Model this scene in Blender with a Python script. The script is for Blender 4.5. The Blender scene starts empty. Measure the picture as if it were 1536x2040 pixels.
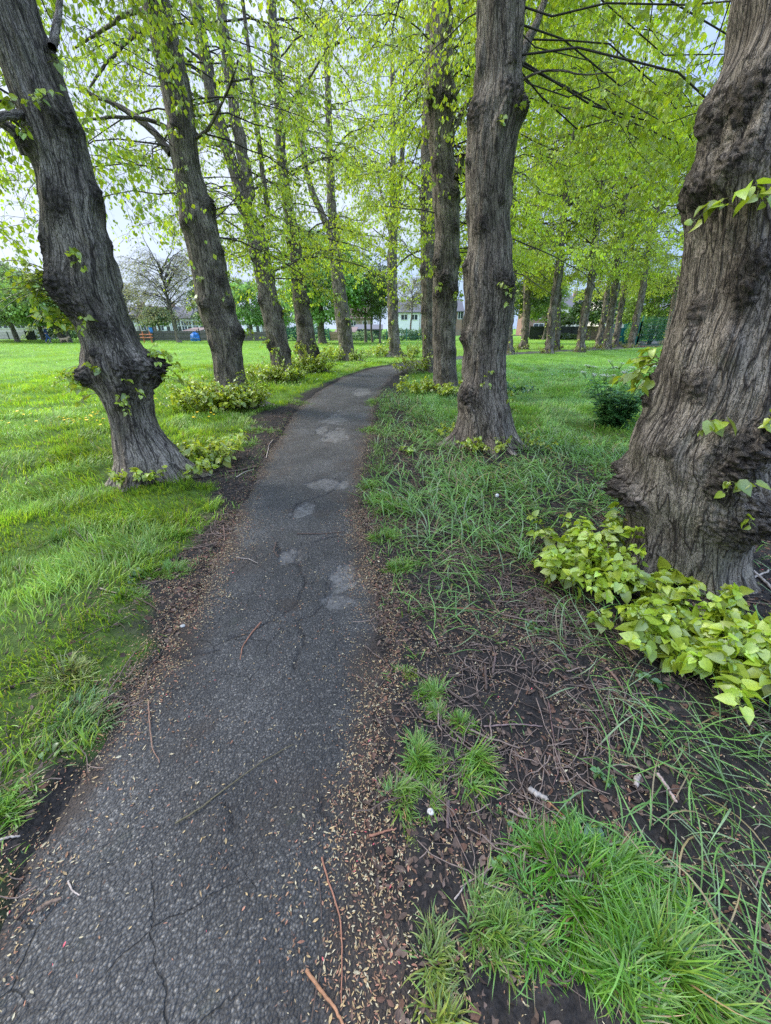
import bpy, math, numpy as np
from math import radians as rad, sin, cos, atan2, asin, pi
SC = bpy.context.scene
COL = SC.collection
RNG = np.random.default_rng(7)
U = lambda a, b, n=None: RNG.uniform(a, b, n)

# ------------------------------------------------------------------ noise
_g = np.random.default_rng(3)
PERM = np.concatenate([_g.permutation(256)] * 3).astype(np.int32)
GR = _g.normal(size=(256, 3)); GR /= np.linalg.norm(GR, axis=1)[:, None]
GR = GR.astype(np.float32)

def perlin(x, y, z=0.0):
    x, y, z = np.broadcast_arrays(np.asarray(x, np.float32), np.asarray(y, np.float32), np.asarray(z, np.float32))
    xi, yi, zi = np.floor(x), np.floor(y), np.floor(z)
    fx, fy, fz = x - xi, y - yi, z - zi
    xi, yi, zi = xi.astype(np.int32) & 255, yi.astype(np.int32) & 255, zi.astype(np.int32) & 255
    f = lambda t: t * t * t * (t * (t * 6 - 15) + 10)
    u, v, w = f(fx), f(fy), f(fz)
    out = 0
    for i in (0, 1):
        for j in (0, 1):
            for k in (0, 1):
                h = PERM[PERM[PERM[xi + i] + yi + j] + zi + k] & 255
                g = GR[h]
                d = g[..., 0] * (fx - i) + g[..., 1] * (fy - j) + g[..., 2] * (fz - k)
                out = out + d * (u if i else 1 - u) * (v if j else 1 - v) * (w if k else 1 - w)
    return out * 1.5

def fbm(x, y, z=0.0, o=3):
    s, a, r = 1.0, 1.0, 0
    for i in range(o):
        r = r + a * perlin(np.asarray(x) * s + 17.3 * i, np.asarray(y) * s + 5.1 * i, np.asarray(z) * s)
        s *= 2.0; a *= 0.5
    return r

def sstep(a, b, x):
    t = np.clip((x - a) / (b - a), 0, 1)
    return t * t * (3 - 2 * t)

# ------------------------------------------------------------------ objects
def link(name, data, parent=None, loc=None):
    o = bpy.data.objects.new(name, data); COL.objects.link(o)
    if parent is not None: o.parent = parent
    if loc is not None: o.location = loc
    return o

def tag(o, label=None, cat=None, group=None, kind=None):
    if label: o['label'] = label
    if cat: o['category'] = cat
    if group: o['group'] = group
    if kind: o['kind'] = kind
    return o

def thing(name, label, cat, loc=(0, 0, 0), group=None, rz=0.0):
    o = link(name, None, None, loc)
    o.rotation_euler = (0, 0, rz); o.empty_display_size = 0.2
    return tag(o, label, cat, group)

class MB:
    """collects vertex/face arrays; faces are int arrays (n,3) or (n,4)"""
    def __init__(s): s.V, s.F, s.C, s.n = [], [], [], 0
    def add(s, V, F, col=None):
        V = np.asarray(V, np.float32).reshape(-1, 3)
        F = np.asarray(F, np.int64)
        if len(V) == 0: return s
        s.V.append(V); s.F.append(F + s.n); s.n += len(V)
        c = np.ones((len(V), 4), np.float32)
        if col is not None: c[:, :3] = np.asarray(col, np.float32)
        s.C.append(c)
        return s
    def build(s, name, mat, parent=None, off=None, smooth=True, attrs=None, loc=None):
        V = np.concatenate(s.V)
        if off is not None: V = V - np.asarray(off, np.float32)
        me = mesh(name, V, s.F, mat, smooth)
        a = me.color_attributes.new('col', 'FLOAT_COLOR', 'POINT')
        a.data.foreach_set('color', np.concatenate(s.C).ravel())
        for k, v in (attrs or {}).items():
            if v.ndim == 1:
                me.attributes.new(k, 'FLOAT', 'POINT').data.foreach_set('value', v.astype(np.float32))
            else:
                me.attributes.new(k, 'FLOAT_VECTOR', 'POINT').data.foreach_set('vector', v.astype(np.float32).ravel())
        return link(name, me, parent, loc)

def mesh(name, V, Fs, mat, smooth=True):
    me = bpy.data.meshes.new(name)
    Fs = [f for f in Fs if len(f)]
    loops = np.concatenate([f.ravel() for f in Fs]).astype(np.int32)
    tot = np.concatenate([np.full(len(f), f.shape[1], np.int32) for f in Fs])
    st = np.concatenate([[0], np.cumsum(tot)[:-1]]).astype(np.int32)
    me.vertices.add(len(V)); me.vertices.foreach_set('co', np.asarray(V, np.float32).ravel())
    me.loops.add(len(loops)); me.loops.foreach_set('vertex_index', loops)
    me.polygons.add(len(tot)); me.polygons.foreach_set('loop_start', st); me.polygons.foreach_set('loop_total', tot)
    me.update(calc_edges=True)
    me.polygons.foreach_set('use_smooth', np.full(len(tot), smooth, bool))
    if mat is not None: me.materials.append(mat)
    return me

def gridfaces(nr, nc, wrap=False):
    i = np.arange(nr - 1)[:, None]; j = np.arange(nc if wrap else nc - 1)[None, :]
    j2 = (j + 1) % nc
    return np.stack([i * nc + j, i * nc + j2, (i + 1) * nc + j2, (i + 1) * nc + j], -1).reshape(-1, 4)

def box(mb, x0, x1, y0, y1, z0, z1, col=None):
    V = [(x, y, z) for x in (x0, x1) for y in (y0, y1) for z in (z0, z1)]
    F = [(0, 1, 3, 2), (4, 6, 7, 5), (0, 4, 5, 1), (2, 3, 7, 6), (0, 2, 6, 4), (1, 5, 7, 3)]
    return mb.add(V, F, col)

def norm(v): return v / np.maximum(np.linalg.norm(v, axis=-1, keepdims=True), 1e-9)

def tubes(mb, P, R, S=4, col=None):
    """P (N,K,3) polylines, R (N,K) radii"""
    P = np.asarray(P, np.float32); N, K, _ = P.shape
    if N == 0: return
    R = np.broadcast_to(np.asarray(R, np.float32), (N, K))
    T = norm(np.gradient(P, axis=1))
    ref = np.where(np.abs(T[..., 2:3]) > .9, np.array([1., 0, 0]), np.array([0, 0, 1.]))
    A = norm(np.cross(T, ref)); B = np.cross(T, A)
    a = np.arange(S) * 2 * pi / S
    V = P[:, :, None] + R[:, :, None, None] * (A[:, :, None] * np.cos(a)[:, None] + B[:, :, None] * np.sin(a)[:, None])
    f = gridfaces(K, S, True)
    F = (f[None] + (np.arange(N) * K * S)[:, None, None]).reshape(-1, 4)
    c = None
    if col is not None:
        col = np.asarray(col, np.float32)
        c = np.repeat(col, K * S, 0) if col.ndim == 2 else col
    mb.add(V.reshape(-1, 3), F, c)

# leaf templates: x across, y along, z normal
KITE = (np.array([(0, 0, 0), (-.42, .42, .07), (0, 1, -.06), (.42, .42, .07)], np.float32), np.array([(0, 2, 1), (0, 3, 2)]))
HEART = (np.array([(0, .0, 0), (0, .5, -.03), (0, 1.08, -.16),
                   (-.27, -.1, .05), (-.5, .16, .08), (-.36, .62, .02),
                   (.27, -.1, .05), (.5, .16, .08), (.36, .62, .02)], np.float32),
         np.array([(0, 4, 3), (0, 1, 4), (1, 5, 4), (1, 2, 5), (0, 6, 7), (0, 7, 1), (1, 7, 8), (1, 8, 2)]))

HEART2 = (np.array([(0, .0, 0), (.03, .5, -.10), (.10, .98, -.42),
                    (-.22, -.12, .10), (-.40, .16, .20), (-.30, .60, .08),
                    (.25, -.08, .08), (.46, .2, .16), (.36, .60, -.08)], np.float32), HEART[1])

def leaves(mb, pos, d, n, size, col, tpl=KITE):
    N = len(pos)
    if N == 0: return
    d = norm(d); x = norm(np.cross(d, n)); n = np.cross(x, d)
    T, F = tpl
    size = np.broadcast_to(size, (N,))
    V = pos[:, None] + size[:, None, None] * (T[None, :, :1] * x[:, None] + T[None, :, 1:2] * d[:, None] + T[None, :, 2:] * n[:, None])
    FF = (F[None] + (np.arange(N) * len(T))[:, None, None]).reshape(-1, 3)
    mb.add(V.reshape(-1, 3), FF, np.repeat(col, len(T), 0))

def leafcol(N, base=(.26, .40, .03), var=.25, yellow=.5):
    b = np.asarray(base, np.float32)[None] * U(1 - var, 1 + var, (N, 1))
    t = U(0, 1, (N, 1)) * yellow
    return np.clip(b * (1 + t * np.array([.55, .12, .1])), 0, .95)

# ------------------------------------------------------------------ camera
PITCH, FPX, CH = rad(25.5), 766.0, 1.5
cam = bpy.data.cameras.new('camera'); co = link('camera', cam, None, (0, 0, CH))
co.rotation_euler = (rad(90) - PITCH, 0, 0)
cam.sensor_fit = 'VERTICAL'; cam.sensor_height = 36.0; cam.lens = 36.0 * FPX / 2040
cam.clip_start = .02; cam.clip_end = 3000
SC.camera = co

def ray(px, py):
    u, v = (px - 768) / FPX, (1020 - py) / FPX
    return np.array([u, cos(PITCH) + v * sin(PITCH), -sin(PITCH) + v * cos(PITCH)])
def G(px, py):           # ground point seen at a photo position
    r = ray(px, py); t = CH / -r[2]
    return r[0] * t, r[1] * t
def P(px, py, Y):        # point at distance Y ahead
    r = ray(px, py); t = Y / r[1]
    return np.array([r[0] * t, Y, CH + r[2] * t])

# ------------------------------------------------------------------ materials
def newmat(name):
    m = bpy.data.materials.new(name); m.use_nodes = True
    nt = m.node_tree; nt.nodes.clear()
    out = nt.nodes.new('ShaderNodeOutputMaterial')
    return m, nt, out

class NT:
    def __init__(s, nt): s.nt = nt
    def n(s, t, **kw):
        nd = s.nt.nodes.new('ShaderNode' + t)
        for k, v in kw.items():
            if k.startswith('i_'):
                key = k[2:]; key = int(key) if key.isdigit() else key.replace('_', ' ')
                s.set(nd.inputs[key], v)
            else: setattr(nd, k, v)
        return nd
    def set(s, inp, v):
        if isinstance(v, bpy.types.NodeSocket): s.nt.links.new(v, inp)
        elif isinstance(v, bpy.types.Node): s.nt.links.new(v.outputs[0], inp)
        else:
            if isinstance(v, tuple) and len(v) == 3 and len(inp.default_value) == 4: v = v + (1,)
            inp.default_value = v
    def math(s, op, a, b=0.0, clamp=False):
        m = s.n('Math', operation=op, use_clamp=clamp); s.set(m.inputs[0], a); s.set(m.inputs[1], b); return m.outputs[0]
    def noise(s, vec, scale, detail=3, rough=.55, out=0):
        m = s.n('TexNoise', i_Scale=scale, i_Detail=detail, i_Roughness=rough)
        if vec is not None: s.set(m.inputs['Vector'], vec)
        return m.outputs[out]
    def vor(s, vec, scale, feature='F1', out=0):
        m = s.n('TexVoronoi', feature=feature, i_Scale=scale)
        if vec is not None: s.set(m.inputs['Vector'], vec)
        return m.outputs[out]
    def ramp(s, f, *stops):
        r = s.n('ValToRGB'); s.set(r.inputs[0], f)
        e = r.color_ramp.elements
        while len(e) < len(stops): e.new(.5)
        for el, (p, c) in zip(e, stops):
            el.position = p
            if not isinstance(c, tuple): c = (c, c, c)
            el.color = c + (1,)
        return r.outputs[0]
    def mix(s, f, a, b, mode='MIX'):
        m = s.n('MixRGB', blend_type=mode); s.set(m.inputs[0], f); s.set(m.inputs[1], a); s.set(m.inputs[2], b); return m.outputs[0]
    def attr(s, name, out='Fac'): return s.n('Attribute', attribute_name=name).outputs[out]
    def vmul(s, v, k):
        m = s.n('VectorMath', operation='MULTIPLY'); s.set(m.inputs[0], v); s.set(m.inputs[1], k); return m.outputs[0]
    def vadd(s, a, b):
        m = s.n('VectorMath', operation='ADD'); s.set(m.inputs[0], a); s.set(m.inputs[1], b); return m.outputs[0]
    def bump(s, h, dist, strength=1.0):
        b = s.n('Bump', i_Strength=strength, i_Distance=dist); s.set(b.inputs['Height'], h); return b.outputs[0]

def principled(T, out, col, rough=.8, normal=None, spec=.3):
    p = T.n('BsdfPrincipled', i_Base_Color=col, i_Roughness=rough)
    p.inputs['Specular IOR Level'].default_value = spec
    if normal is not None: T.set(p.inputs['Normal'], normal)
    T.nt.links.new(p.outputs[0], out.inputs[0]); return p

def mat_leaf(name, trans=.55, gloss=.05, tint=(1.25, 1.2, .8), rough=.42):
    m, nt, out = newmat(name); T = NT(nt)
    c = T.attr('col', 'Color')
    geo = T.n('NewGeometry')
    vein = T.noise(T.n('TexCoord').outputs['Object'], 90, 2)
    c2 = T.mix(.35, c, T.ramp(vein, (.3, (.55, .6, .5)), (.7, (1.3, 1.25, 1.2))), 'MULTIPLY')
    d = T.n('BsdfDiffuse', i_Color=c2)
    t = T.n('BsdfTranslucent', i_Color=T.mix(1.0, c2, tint, 'MULTIPLY'))
    mx = T.n('MixShader', i_0=trans); nt.links.new(d.outputs[0], mx.inputs[1]); nt.links.new(t.outputs[0], mx.inputs[2])
    g = T.n('BsdfGlossy', i_Color=(.9, .95, 1), i_Roughness=rough)
    mg = T.n('MixShader', i_0=gloss); nt.links.new(mx.outputs[0], mg.inputs[1]); nt.links.new(g.outputs[0], mg.inputs[2])
    nt.links.new(mg.outputs[0], out.inputs[0])
    return m

def mat_bark(name, a=(.155, .125, .101), b=(.40, .338, .278), scale=1.0, near=True):
    m, nt, out = newmat(name); T = NT(nt)
    v = T.attr('bco', 'Vector')
    warp = T.noise(v, 3.2, 2, .5, 1)
    v2 = T.vadd(T.vmul(v, (1, 1, .15)), T.vmul(warp, (.03, .03, .03)))
    n1 = T.math('ABSOLUTE', T.math('SUBTRACT', T.noise(v2, 15 * scale, 3, .5), .5))
    n2 = T.math('ABSOLUTE', T.math('SUBTRACT', T.noise(T.vadd(v2, (3.3, 1.7, 9.1)), 31 * scale, 3, .6), .5))
    c1 = T.ramp(n1, (.0, 0.0), (.042, 1.0)); c2 = T.ramp(n2, (.0, .25), (.04, 1.0))
    n3 = T.math('ABSOLUTE', T.math('SUBTRACT', T.noise(T.vadd(T.vmul(v2, (1, 1, 2.2)), (7.3, 2.7, 4.1)), 58 * scale, 2, .6), .5))
    crack = T.math('MULTIPLY', T.math('MULTIPLY', c1, c2), T.ramp(n3, (.0, .5), (.03, 1.0)))
    cav = T.attr('cav'); burr = T.attr('burr')
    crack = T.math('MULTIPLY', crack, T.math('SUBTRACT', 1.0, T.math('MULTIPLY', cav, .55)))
    fine = T.noise(T.vmul(v, (1, 1, .5)), 130, 4, .65)
    big = T.noise(T.vmul(v, (1, 1, .6)), 5.5, 4, .6)
    base = T.mix(T.ramp(big, (.35, 0.0), (.66, 1.0)), a, b)
    base = T.mix(.75, base, T.ramp(fine, (.3, .34), (.72, 1.45)), 'MULTIPLY')
    alg = T.noise(v, 2.3, 3, .6)
    base = T.mix(T.math('MULTIPLY', T.ramp(alg, (.52, 0.0), (.7, 1.0)), .35), base, (.13, .14, .075))
    bn = T.noise(v, 38, 4, .7)
    dark = T.mix(T.ramp(bn, (.35, 0.0), (.7, 1.0)), (.018, .014, .012), (.11, .09, .075))
    lich = T.noise(T.vmul(v, (1, 1, 1.6)), 62, 3, .7)
    base = T.mix(T.math('MULTIPLY', T.ramp(lich, (.56, 0.0), (.70, 1.0)), .45), base, (.36, .335, .30))
    base = T.mix(T.math('MULTIPLY', burr, .62, True), base, dark)
    col = T.mix(T.ramp(crack, (.0, 1.0), (.6, 0.0)), base, (.022, .017, .015))
    h = T.math('ADD', T.math('MULTIPLY', crack, .8), T.math('MULTIPLY', fine, .35))
    h = T.math('ADD', h, T.math('MULTIPLY', T.math('MULTIPLY', bn, burr), 1.6))
    principled(T, out, col, .88, T.bump(h, .018, 1.0), .2)
    return m

def mat_simple(name, col, rough=.8, var=.25, scale=8.0, spec=.3, bump=.0):
    m, nt, out = newmat(name); T = NT(nt)
    n = T.noise(T.n('TexCoord').outputs['Object'], scale, 4, .6)
    c = T.mix(1.0, col, T.ramp(n, (.3, 1 - var), (.7, 1 + var)), 'MULTIPLY')
    principled(T, out, c, rough, T.bump(n, bump) if bump else None, spec)
    return m

def mat_col(name, rough=.85, spec=.25, var=.3, scale=60):
    m, nt, out = newmat(name); T = NT(nt)
    n = T.noise(T.n('TexCoord').outputs['Object'], scale, 3, .6)
    c = T.mix(1.0, T.attr('col', 'Color'), T.ramp(n, (.3, 1 - var), (.7, 1 + var)), 'MULTIPLY')
    principled(T, out, c, rough, None, spec)
    return m

def mat_brick(name, c1, c2, mortar):
    m, nt, out = newmat(name); T = NT(nt)
    v = T.n('TexCoord').outputs['Object']
    sw = T.n('Mapping', i_Rotation=(rad(90), 0, 0)); T.set(sw.inputs[0], v)
    b = T.n('TexBrick', i_Color1=c1, i_Color2=c2, i_Mortar=mortar, i_Scale=1.0)
    b.inputs['Brick Width'].default_value = .22; b.inputs['Row Height'].default_value = .075; b.inputs['Mortar Size'].default_value = .008
    T.set(b.inputs['Vector'], sw.outputs[0])
    principled(T, out, T.mix(.5, b.outputs[0], T.ramp(T.noise(v, .8, 3), (.3, .7), (.7, 1.2)), 'MULTIPLY'), .9)
    return m

def mat_ground():
    m, nt, out = newmat('ground_soil_and_turf'); T = NT(nt)
    v = T.n('TexCoord').outputs['Object']
    g = T.attr('g')
    n1 = T.noise(v, 9, 5, .65); n2 = T.noise(v, 70, 4, .7); n3 = T.noise(v, .35, 4, .6)
    soil = T.mix(T.ramp(n1, (.3, 0.0), (.7, 1.0)), (.013, .012, .012), (.042, .035, .031))
    soil = T.mix(.8, soil, T.ramp(n2, (.3, .35), (.7, 1.6)), 'MULTIPLY')
    clod = T.vor(v, 55, 'F1', 0)
    tg = T.mix(T.ramp(n3, (.35, 0.0), (.65, 1.0)), (.10, .21, .025), (.17, .31, .035))
    tg = T.mix(.8, tg, T.ramp(T.noise(v, 5, 4, .65), (.3, .55), (.7, 1.35)), 'MULTIPLY')
    tg = T.mix(.6, tg, T.ramp(n2, (.3, .6), (.7, 1.35)), 'MULTIPLY')
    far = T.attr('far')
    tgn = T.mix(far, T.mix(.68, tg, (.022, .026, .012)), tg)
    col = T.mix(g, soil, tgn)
    h = T.math('ADD', T.math('MULTIPLY', n1, .8), T.math('ADD', T.math('MULTIPLY', n2, .5), T.math('MULTIPLY', clod, .5)))
    principled(T, out, col, .92, T.bump(h, .02, .9), .15)
    return m

def mat_path():
    m, nt, out = newmat('worn_asphalt'); T = NT(nt)
    v = T.n('TexCoord').outputs['Object']
    w = T.vadd(v, T.vmul(T.noise(v, 60, 2, .5, 1), (.006, .006, .006)))
    vo = T.n('TexVoronoi', i_Scale=135.0); T.set(vo.inputs['Vector'], w)
    d, cc = vo.outputs[0], vo.outputs[1]
    sep = T.n('SeparateColor'); T.set(sep.inputs[0], cc)
    chip = T.ramp(sep.outputs[0], (0.0, (.048, .046, .045)), (.5, (.078, .075, .072)), (.85, (.118, .113, .107)), (1.0, (.23, .21, .185)))
    gap = T.ramp(d, (.28, 0.0), (.72, 1.0))
    col = T.mix(T.math('MULTIPLY', gap, .8), chip, (.030, .028, .027))
    big = T.noise(v, 2.2, 5, .6)
    col = T.mix(.75, col, T.ramp(big, (.3, .62), (.7, 1.3)), 'MULTIPLY')
    grit = T.noise(v, 260, 3, .7)
    col = T.mix(.55, col, T.ramp(grit, (.3, .5), (.72, 1.45)), 'MULTIPLY')
    patch = T.attr('patch')
    pc = T.mix(T.noise(v, 30, 4, .6), (.085, .081, .078), (.165, .157, .15))
    pc = T.mix(.6, pc, T.ramp(grit, (.3, .6), (.7, 1.3)), 'MULTIPLY')
    col = T.mix(T.math('MULTIPLY', patch, T.ramp(T.noise(v, 30, 5, .75), (.40, .1), (.56, .95))), col, pc)
    soil = T.mix(T.noise(v, 40, 4, .7), (.02, .016, .014), (.075, .055, .042))
    dirt = T.attr('dirt')
    col = T.mix(dirt, col, soil)
    cw = T.vadd(v, T.vmul(T.noise(v, 7, 4, .6, 1), (.11, .11, .11)))
    ce = T.vor(cw, 4.3, 'DISTANCE_TO_EDGE')
    cm = T.ramp(T.noise(v, 1.6, 3, .6), (.46, 0.0), (.60, 1.0))
    net = T.math('MULTIPLY', T.ramp(ce, (.0, .8), (.014, 0.0)), cm)
    stain = T.noise(v, .9, 5, .65)
    col = T.mix(.8, col, T.ramp(stain, (.36, (.58, .56, .55)), (.62, (1.22, 1.2, 1.17))), 'MULTIPLY')
    moss = T.math('MULTIPLY', T.ramp(T.noise(v, 5, 5, .7), (.60, 0.0), (.72, 1.0)), .25)
    col = T.mix(moss, col, (.05, .06, .03))
    crack = T.math('MAXIMUM', T.attr('crack'), T.math('MULTIPLY', net, .85))
    col = T.mix(T.math('MULTIPLY', crack, .7), col, (.016, .013, .012))
    h = T.math('SUBTRACT', 1.0, d)
    h = T.math('ADD', T.math('MULTIPLY', h, T.math('SUBTRACT', 1.0, T.math('MULTIPLY', patch, .75))), T.math('MULTIPLY', grit, .35))
    h = T.math('SUBTRACT', h, T.math('MULTIPLY', net, 1.5))
    principled(T, out, col, .78, T.bump(h, .0075, 1.0), .35)
    return m

M = dict(
    leaf=mat_leaf('lime_leaf'), bigleaf=mat_leaf('broad_lime_leaf', .42, .06), grass=mat_leaf('grass_blade', .4, .035, (1.2, 1.15, .8)),
    darkleaf=mat_leaf('dark_herb_leaf', .3, .05), farleaf=mat_leaf('park_tree_leaf', .45, .03),
    bark=mat_bark('lime_bark'), twig=mat_simple('twig_bark', (.05, .042, .036), .85, .4, 30),
    paletwig=mat_col('litter'), petal=mat_col('petal', .6, .3, .1), ground=mat_ground(), path=mat_path(),
    brick=mat_brick('house_brick', (.30, .17, .12), (.24, .13, .09), (.34, .30, .27)),
    brown=mat_brick('brown_brick', (.27, .20, .16), (.22, .15, .12), (.32, .29, .26)),
    white=mat_simple('white_render', (.78, .78, .80), .8, .08, 2), cream=mat_simple('cream_render', (.62, .56, .52), .85, .1, 2),
    slate=mat_simple('slate_roof', (.10, .095, .105), .75, .3, 6), tile=mat_simple('brown_tile_roof', (.17, .115, .10), .8, .3, 6),
    glass=mat_simple('window_glass', (.035, .045, .055), .08, .2, 3, .6), upvc=mat_simple('white_window_frame', (.8, .8, .8), .4, .04, 5),
    wood=mat_simple('weathered_fence_wood', (.20, .175, .155), .85, .35, 9), tan=mat_simple('tan_fence_wood', (.36, .25, .16), .8, .3, 9),
    darkfence=mat_simple('dark_fence_board', (.055, .06, .055), .8, .3, 9), steel=mat_simple('green_fence_steel', (.03, .17, .15), .45, .2, 20, .5),
    darksteel=mat_simple('dark_fence_steel', (.03, .045, .045), .5, .2, 20, .5), orange=mat_simple('orange_paint', (.5, .17, .08), .5, .12, 20),
    blue=mat_simple('blue_tarpaulin', (.035, .22, .62), .5, .25, 6), teal=mat_simple('teal_cabinet_paint', (.03, .20, .27), .5, .15, 10),
    mulch=mat_simple('red_brown_mulch', (.17, .085, .06), .9, .5, 14, .1, .03), pole=mat_simple('grey_pole_paint', (.45, .47, .48), .5, .1, 10),
    navy=mat_simple('navy_cloth', (.02, .035, .10), .85, .2, 30), jeans=mat_simple('blue_denim', (.05, .09, .22), .85, .2, 30),
    skin=mat_simple('skin', (.45, .28, .2), .55, .08, 30), hair=mat_simple('dark_hair', (.02, .016, .013), .6, .2, 40), fur=mat_simple('tan_fur', (.36, .26, .17), .9, .25, 30))

# ------------------------------------------------------------------ terrain functions
YL = np.array([-8, .5, .95, 1.47, 1.87, 2.48, 3.4, 5, 7.8, 10.5, 14.1, 16.8, 21, 25, 29, 33, 38, 50, 70])
XL = np.array([-.85, -1.07, -1.13, -1.10, -1.12, -1.19, -1.34, -1.51, -1.79, -1.76, -1.36, -.58, 1.4, 4.6, 9, 15, 21.5, 31, 44])
YR = np.array([-8, .3, .515, .776, 1.177, 1.47, 1.87, 2.48, 3.4, 5, 6.5, 9, 11.5, 14.1, 16.8, 21, 25, 29, 33, 38, 50, 70])
XR = np.array([.1, -.03, -.062, -.093, -.062, -.06, -.085, -.18, -.30, -.325, -.28, -.26, -.115, .21, .87, 2.7, 6.4, 11.2, 17.6, 24.5, 34, 47])
TREES = []   # (x, y, r) filled below, used for mounds and to keep grass off trunks

def pathd(x, y):
    """distance inside (+) / outside (-) the path's edge"""
    l, r = np.interp(y, YL, XL), np.interp(y, YR, XR)
    return np.minimum(x - l, r - x)

def hgt(x, y):
    x = np.asarray(x, float); y = np.asarray(y, float)
    near = np.exp(-np.hypot(x, y) / 25)
    b = .035 * perlin(x * .55, y * .55, .5) + .014 * perlin(x * 2.1, y * 2.1, 3.5) + near * .008 * perlin(x * 7, y * 7, 7.7)
    for (tx, ty, tr) in TREES[:10]:
        b = b + .02 * np.exp(-(np.hypot(x - tx, y - ty) / (tr * 1.7)) ** 2)
    d = pathd(x, y) + .05 * perlin(x * 3, y * 3, 1.1) + .03 * perlin(x * 9, y * 9, 2.2)
    out = sstep(.05, -.12, d)
    low = .012 * perlin(x * .8, y * .8, 9.3) - .035
    return low * (1 - out) + (b + .012) * out

def path_z(x, y):
    return .012 * perlin(x * .8, y * .8, 9.3) - .008 + .004 * perlin(x * 3.1, y * 3.1, 4.4)

GLy = np.array([-2, .5, 1, 1.5, 2.5, 3.4, 4.2, 5, 6, 8, 10, 14, 17, 21, 25, 29, 33, 50])
GLx = np.array([-1.06, -1.08, -1.19, -1.28, -1.40, -1.52, -2.2, -2.05, -2.15, -2.3, -2.1, -1.5, -.8, 1.2, 4.4, 8.8, 14.8, 30])
GRy = np.array([-2, 4, 5, 6, 7, 9, 12, 14, 17, 21, 25, 29, 33, 50])
GRx = np.array([2.9, 2.9, 2.3, 1.2, .6, .45, .35, .6, 1.1, 2.9, 6.6, 11.4, 17.8, 35])

def gmask(x, y):
    """how grassy the ground is, 0..1"""
    n = .38 * perlin(x * 1.5, y * 1.5, 5.5) + .3 * perlin(x * 4.3, y * 4.3, 6.5) + .14 * perlin(x * 11, y * 11, 6.9)
    near = np.clip(1.25 - y / 14, .25, 1)
    left = sstep(-.08, .2, (np.interp(y, GLy, GLx) - x) + n * near)
    right = sstep(-.1, .5, (x - np.interp(y, GRy, GRx)) + n * near * 1.4)
    g = np.maximum(left, right)
    for (tx, ty, tr) in TREES:
        g = g * sstep(tr * 1.15, tr * (1.75 if tx < 0 else 2.2), np.hypot(x - tx, y - ty) + n * .25)
    bare = perlin(x * 1.1, y * 1.1, 12.5)
    g = g * (1 - np.where(x < -.5, .35, .75) * sstep(.2, .5, bare) * np.exp(-y / 5))
    return g

# ------------------------------------------------------------------ lime trees along the path
def smooth1(a, k):
    if k < 2: return a
    w = np.hanning(k + 2)[1:-1]; w /= w.sum()
    return np.convolve(np.pad(a, (k // 2, k - 1 - k // 2), mode='edge'), w, 'valid')

class Tree:
    pass

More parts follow.
